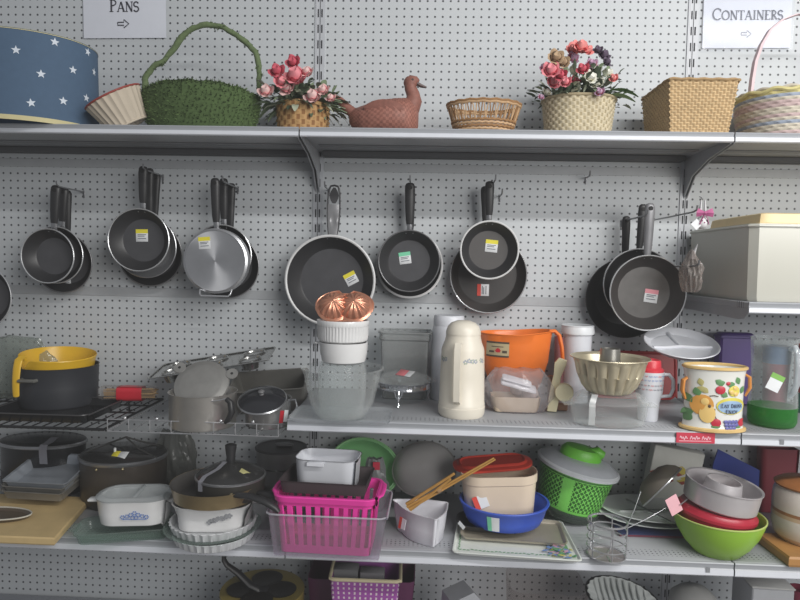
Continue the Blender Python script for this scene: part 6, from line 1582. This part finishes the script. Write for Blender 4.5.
# lime bowl
it = item(719, 562, zb, 22); k = it.k
t = thing('lime_bowl', 'large lime green bowl at the shelf front carrying the ring cake pan', 'bowl', (it.c.x, it.c.y+.020, zb)); r = 48.5*k
fy = it.c.y+.02-r; hh = P(719, 531, fy).z-zb
mb = MB(); vessel(mb, [(r*.42, 0), (r*.52, .003), (r*.72, hh*.28), (r*.88, hh*.58), (r*.97, hh*.85), (r*1.0, hh-.002), (r*1.005, hh)], .004, 64); part(mb, 'bowl', M('lime_green', (146, 190, 62), .35, var=.03), t)
mb = MB(); mb.circ((0, 0, hh), r*.995, .0024, 64); part(mb, 'rim', M('lime_rim', (176, 192, 110), .35), t)
# red lid in it
z1 = zb+hh*.76; q = Vector((it.c.x-2*k, it.c.y+.028, z1))
t = thing('red_container', 'round dark red plastic container nested in the lime bowl under the ring pan', 'container', q, (math.radians(1), math.radians(5), 0)); r2 = 42.5*k
mb = MB(); h2 = .045; mb.lathe([(.001, 0), (r2*.86, 0), (r2*.94, .012), (r2*.95, .024), (r2*1.0, .026), (r2*1.0, .034), (r2*.94, .038), (r2*.9, h2), (r2*.6, h2), (.001, h2-.004)], 64); part(mb, 'container', M('ruby_red', (168, 40, 58), .35, var=.05), t)
# ring pan
t = thing('ring_pan', 'silver grey ring cake pan tilted on the red container in the lime bowl', 'baking tin', q+Vector((5*k, .004, h2+.007)), (math.radians(4), math.radians(8), 0)); r3 = 40*k; h3 = .062
RP = M('ring_alu', (200, 196, 198), .38, .4, var=.06); 
mb = MB(); mb.lathe([(r3*.55, 0), (r3*.92, 0), (r3*.96, .004), (r3*.99, h3-.004), (r3*1.02, h3-.003), (r3*1.02, h3), (r3*.96, h3-.002), (r3*.9, .006), (r3*.55, .006), (r3*.49, h3*.8), (r3*.46, h3+.006), (r3*.42, h3+.006), (r3*.42, .002), (r3*.55, 0)], 64); part(mb, 'pan', RP, t)
# blue folder
a_, b_, c_ = P(718, 449, -.06), P(783, 482, -.06), P(712, 490, -.06)
t = thing('blue_sheet', 'royal blue plastic sheet standing slanted at the back behind the ring pan', 'sheet', (a_.x, -.06, zb))
mb = MB(); pts = [(P(713, 462, -.06).x-a_.x, P(713, 464, -.06).z-zb), (0, a_.z-zb), (b_.x-a_.x, b_.z-zb), (b_.x-a_.x-.01, 0), (P(709, 480, -.06).x-a_.x, 0)]
mb.rings([[(x, y, zz) for x, zz in pts] for y in (-.003, .003)], True, True); part(mb, 'sheet', M('sheet_blue', (44, 62, 142), .4), t)
# red tub behind
c = at(768, -.075, zb); k = kk(c); hh = P(768, 449, -.075).z-zb
c2 = at(779, -.135, zb)
t = thing('red_tumbler', 'dark red plastic tub standing at the back right behind the blue sheet', 'tub', (c.x+.03, -.026-.027, zb))
c = None
mb = MB(); rrvessel(mb, [(-.006, 0), (-.004, .006), (0, hh)], 21*k, .024, .016, .002, 44); part(mb, 'body', M('wine_red', (120, 44, 56), .4), t)
# ceramic crock and board
zt = zb+.028
fl_ = S(789, 557, zt); bl_ = S(757, 533, zt)
t = thing('wooden_board', 'thick honey coloured wooden board under the brown lidded jar at far right', 'board', (fl_.x, fl_.y, zb), 0)
mb = MB(); q = [(0, 0), (.30, -.004), (.30, .20), (bl_.x-fl_.x, bl_.y-fl_.y)]
cx_, cy_ = .12, .08; sh = lambda s: [(cx_+(x-cx_)*s, cy_+(y-cy_)*s) for x, y in q]
mb.rings([[(x, y, 0) for x, y in sh(.97)], [(x, y, .006) for x, y in sh(1)], [(x, y, .022) for x, y in sh(1)], [(x, y, .028) for x, y in sh(.97)]], True, True); part(mb, 'board', M('honey_wood', (170, 124, 72), .45, var=.16, scale=16), t, sharp=20)
zj = zt+.0005; it = item(803, 548, zj, 31); k = it.k; r = 37*k; z = lambda y: P(803, y, it.c.y-r).z-zj
t = thing('stoneware_jar', 'cream and brown glazed stoneware jar with brown lid at the right edge', 'jar', (it.c.x+.006, it.c.y, zj))
h1 = z(497)
SJ = [M('stone_cream', (206, 198, 188), .25, var=.06), M('stone_brown', (154, 108, 74), .3, var=.15), M('stone_tan', (190, 164, 136), .3, var=.1)]
mb = MB(); pf = [(.001, 0), (r*.78, 0), (r*.92, h1*.1), (r*1.0, h1*.3), (r*1.01, h1*.45), (r*1.0, h1*.52), (r*1.0, h1*.58), (r*1.01, h1*.7), (r*.98, h1*.9), (r*.9, h1), (r*.86, h1), (r*.88, h1*.9)]
mb.lathe(pf, 56, fm=lambda i, j: {1: 2, 4: 2, 5: 1, 8: 0, 9: 0}.get(i, 0)); part(mb, 'body', SJ, t)
h2 = P(803, 474, it.c.y).z-zj
mb = MB(); mb.lathe([(r*.96, h1+.001), (r*.98, h1+.006), (r*.8, h1+.016), (r*.35, h2-.012), (.014, h2-.008), (.016, h2-.002), (.001, h2)], 48); part(mb, 'lid', M('stone_lid', (158, 104, 62), .3, var=.15), t, 'brown glazed lid')

# ------------------------------------------------------------------ things on the base deck, mostly below the frame
zd = ZD+.0005
c = at(262, -.24, zd); k = kk(c); hh = P(262, 590, -.24).z-zd
t = thing('poacher_pan', 'olive yellow egg poacher pan with black bent handle, below the lowest shelf', 'pan', c); r = 42*k
mb = MB(); vessel(mb, [(r*.94, 0), (r, .006), (r, hh)], .003, 56); part(mb, 'body', M('olive_enamel', (132, 118, 62), .35, var=.08), t)
mb = MB(); mb.lathe([(r*1.01, hh+.001), (r*1.0, hh+.004), (.001, hh+.004)], 48); part(mb, 'insert', M('olive_enamel', (0, 0, 0)), t)
for x, y in ((-.45, -.1), (.45, -.02), (0, -.52), (0, .48)):
    mb = MB(); mb.lathe([(r*.37, hh+.0045), (r*.38, hh+.008), (r*.35, hh+.008), (r*.25, hh+.0055), (.001, hh+.005)], 32); mb.v = [Vector(v)+Vector((r*x, r*y, 0)) for v in mb.v]; part(mb, 'egg_cup', M('poacher_black', (36, 34, 32), .3), t)
mb = MB(); hp = [P(x, y, -.25)-c for x, y in ((262, 594), (259, 589), (250, 585), (238, 573), (227, 565), (224, 560), (224, 555))]
mb.tube(hp, [.017, .017, .015, .013, .011, .0105, .009], 12, flat=.7); mb.box(tuple(hp[0]+Vector((0, 0, .0))), (.04, .03, .05), .006); part(mb, 'handle', HBK, t)
# purple baskets
c = at(362, -.10, zd); k = kk(c); h1 = P(362, 581, -.18).z-zd
t = thing('plum_basket', 'plum coloured open plastic basket behind the cream rimmed purple basket', 'basket', c)
mb = MB(); rrvessel(mb, [(-.02, 0), (-.016, .006), (0, h1)], 52*k, .08, .02, .003, 56); part(mb, 'body', M('plum', (98, 44, 82), .5, var=.08), t)
z1 = zd+.004
a_, b_ = P(328, 577, -.335), P(398, 585, -.335); h2 = (a_.z+b_.z)/2-z1
t = thing('purple_basket', 'purple woven plastic basket with cream rim, tilted below the lowest shelf', 'basket', ((a_.x+b_.x)/2, -.267, z1), (0, math.radians(.8), math.radians(2))); aa = (b_.x-a_.x)/2
mb = MB()
def wv(j, i): return .0016*math.cos(PI*j/2+PI*i)
R = [(-.024+.024*i/36., h2*i/36.) for i in range(37)]
mb.loft(R, aa, .068, .012, 120, wv, fm=lambda i, j: 1 if (i % 2 == 0 and j % 3 == 0) else 0); mb.loft([(-.004, h2), (-.027, .004), (-.06, .004)], aa, .068, .012, 60, cap1=True); part(mb, 'woven_body', [M('purple_weave', (148, 78, 152), .5), M('pale_hole', (206, 190, 196), .6)], t)
mb = MB(); rimtube(mb, aa+.001, .069, .013, h2+.002, .0055, 64); part(mb, 'rim', M('rim_beige', (206, 194, 160), .45), t, 'cream rim')
c = at(358, -.262, z1+.006); k = kk(c)
t = thing('grey_box', 'two small grey cartons standing in the cream rimmed purple basket', 'box', c); h = P(350, 566, -.25).z-z1
mb = MB(); mb.box((-13*k, 0, h/2), (24*k, .05, h), .002); part(mb, 'carton', M('carton_grey', (112, 112, 114), .6), t); mb = MB(); mb.box((13*k, .004, h*.48), (24*k, .045, h*.96), .002); part(mb, 'carton', M('carton_grey2', (126, 124, 128), .6), t)
# white carton corner
c = at(462, -.25, zd); k = kk(c); hh = P(468, 587, -.25).z-zd
t = thing('white_carton', 'pale folded carton with a peaked corner below the painted tray', 'carton', c, math.radians(20))
mb = MB(); mb.rings([[(-22*k, y, 0), (-18*k, y, hh*.9), (5*k, y, hh), (14*k, y, hh*.86), (20*k, y, 0)] for y in (-.04, .04)], True, True); part(mb, 'box', M('carton_pale', (176, 178, 182), .5), t)
c = at(543, -.17, zd); k = kk(c); hh = P(543, 580, -.17).z-zd
t = thing('clear_tub', 'smoky translucent plastic tub below the wire caddy', 'tub', c)
mb = MB(); rrvessel(mb, [(-.02, 0), (-.01, .01), (0, hh)], 38*k, .09, .04, .002, 56); part(mb, 'body', G('smoky_plastic', (246, 244, 243), (170, 166, 166), .04, .2, .25), t)
c = at(620, -.26, zd); k = kk(c); hh = P(620, 596, -.30).z-zd
t = thing('fluted_dish', 'pale ribbed shell shaped dish below the middle of the lowest shelf', 'dish', c+Vector((0, 0, hh-.03)), (math.radians(14), math.radians(9), 0))
mb = MB(); mb.lathe([(.001, -.02), (.7, -.016), (.95, 0), (1.02, .004), (1.0, .006), (.92, .002), (.6, -.006), (.001, -.008)], 120, 37*k, .085, mod=lambda th, i: .02*math.cos(22*th)*(1 if i in (2, 3, 4, 5) else .4)); part(mb, 'dish', M('shell_white', (196, 200, 198), .35), t)
mb = MB(); n = 9
for i in range(n):
    x = (-.8+1.6*i/(n-1))*34*k; w = .078*math.sqrt(max(0, 1-(x/(37*k))**2)); mb.tube([(x, -w, .0035), (x*.96, 0, -.0045), (x, w, .0035)], .0035, 6)
part(mb, 'rib', M('shell_white', (0, 0, 0)), t)
mb = MB(); mb.lathe([(.001, -.03), (.75, -.028), (1.05, -.004), (1.09, .004), (1.05, .002)], 56, 37*k, .085); part(mb, 'dark_underdish', M('dish_black', (0, 0, 0)), t)
mb = MB(); mb.lathe([(.02, -(hh-.031)), (.045, -(hh-.035)), (.04, -.03)], 24); part(mb, 'pedestal', M('dish_black', (0, 0, 0)), t)
c = at(690, -.26, zd); k = kk(c); hh = P(690, 586, -.26).z-zd
t = thing('round_cover', 'pale grey round plastic cover below the lowest shelf, left of the clear carton', 'cover', c)
mb = MB(); mb.lathe([(27*k, 0), (27*k, hh*.7), (24*k, hh*.88), (15*k, hh*.97), (.001, hh)], 48); part(mb, 'cover', M('cover_grey', (156, 156, 154), .4), t)
mb = MB(); mb.circ((0, 0, hh*.7), 27.2*k, .003, 48); part(mb, 'rim', M('cover_rim', (128, 128, 126), .4), t)
c = at(757, -.30, zd); k = kk(c); hh = P(757, 588, -.36).z-zd
t = thing('clear_carton', 'pale clear topped carton below the right end of the lowest shelf', 'carton', c, math.radians(-3))
mb = MB(); mb.box((0, 0, hh*.5), (44*k, .13, hh), .003); part(mb, 'box', M('carton_pale', (0, 0, 0)), t)
mb = MB(); mb.box((0, 0, hh+.003), (46*k, .135, .006), .002); part(mb, 'lid', M('lid_greyish', (186, 186, 184), .3), t)
c = at(795, -.27, zd); k = kk(c); hh = P(795, 588, -.27).z-zd
t = thing('maroon_tub', 'maroon plastic tub at the lower right corner below the shelf', 'tub', c)
mb = MB(); vessel(mb, [(9*k, 0), (12*k, hh)], .003, 32); part(mb, 'body', M('maroon_plastic', (120, 40, 62), .4), t)
# ------------------------------------------------------------------ light
wd = bpy.data.worlds.new('store'); SC.world = wd; wd.use_nodes = True
bg = wd.node_tree.nodes['Background']; bg.inputs[0].default_value = (.80, .83, .88, 1); bg.inputs[1].default_value = .24
def area_light(x, y, z, sx, sy, e, rot=(0, 0, 0)):
    l = bpy.data.lights.new('tube_and_fill', 'AREA'); l.shape = 'RECTANGLE'; l.size = sx; l.size_y = sy; l.energy = e; l.color = (1, .985, .96)
    o = bpy.data.objects.new('ceiling_tube_and_fill', l); COL.objects.link(o); o.location = (x, y, z); o.rotation_euler = rot
    return o
area_light(1.9, -2.3, 3.05, 3.4, .12, 66, (math.radians(40), 0, 0))  # ceiling fluorescent tube
area_light(2.1, -3.6, 2.1, 2.6, 1.6, 80, (math.radians(78), 0, math.radians(22)))  # added front fill for the shelf goods, not a ceiling fixture
SC.view_settings.view_transform = 'Standard'
SC.view_settings.look = 'None'
SC.view_settings.exposure = .20
SC.view_settings.use_curve_mapping = True     # faded tone curve, blacks lifted to stand in for haze
cm = SC.view_settings.curve_mapping
cv = cm.curves[3]
cv.points[0].location = (0, .012); cv.points[1].location = (1, .97)
cm.update()
SC.cycles.transparent_max_bounces = 24
SC.cycles.max_bounces = 8
SC.cycles.use_denoising = True
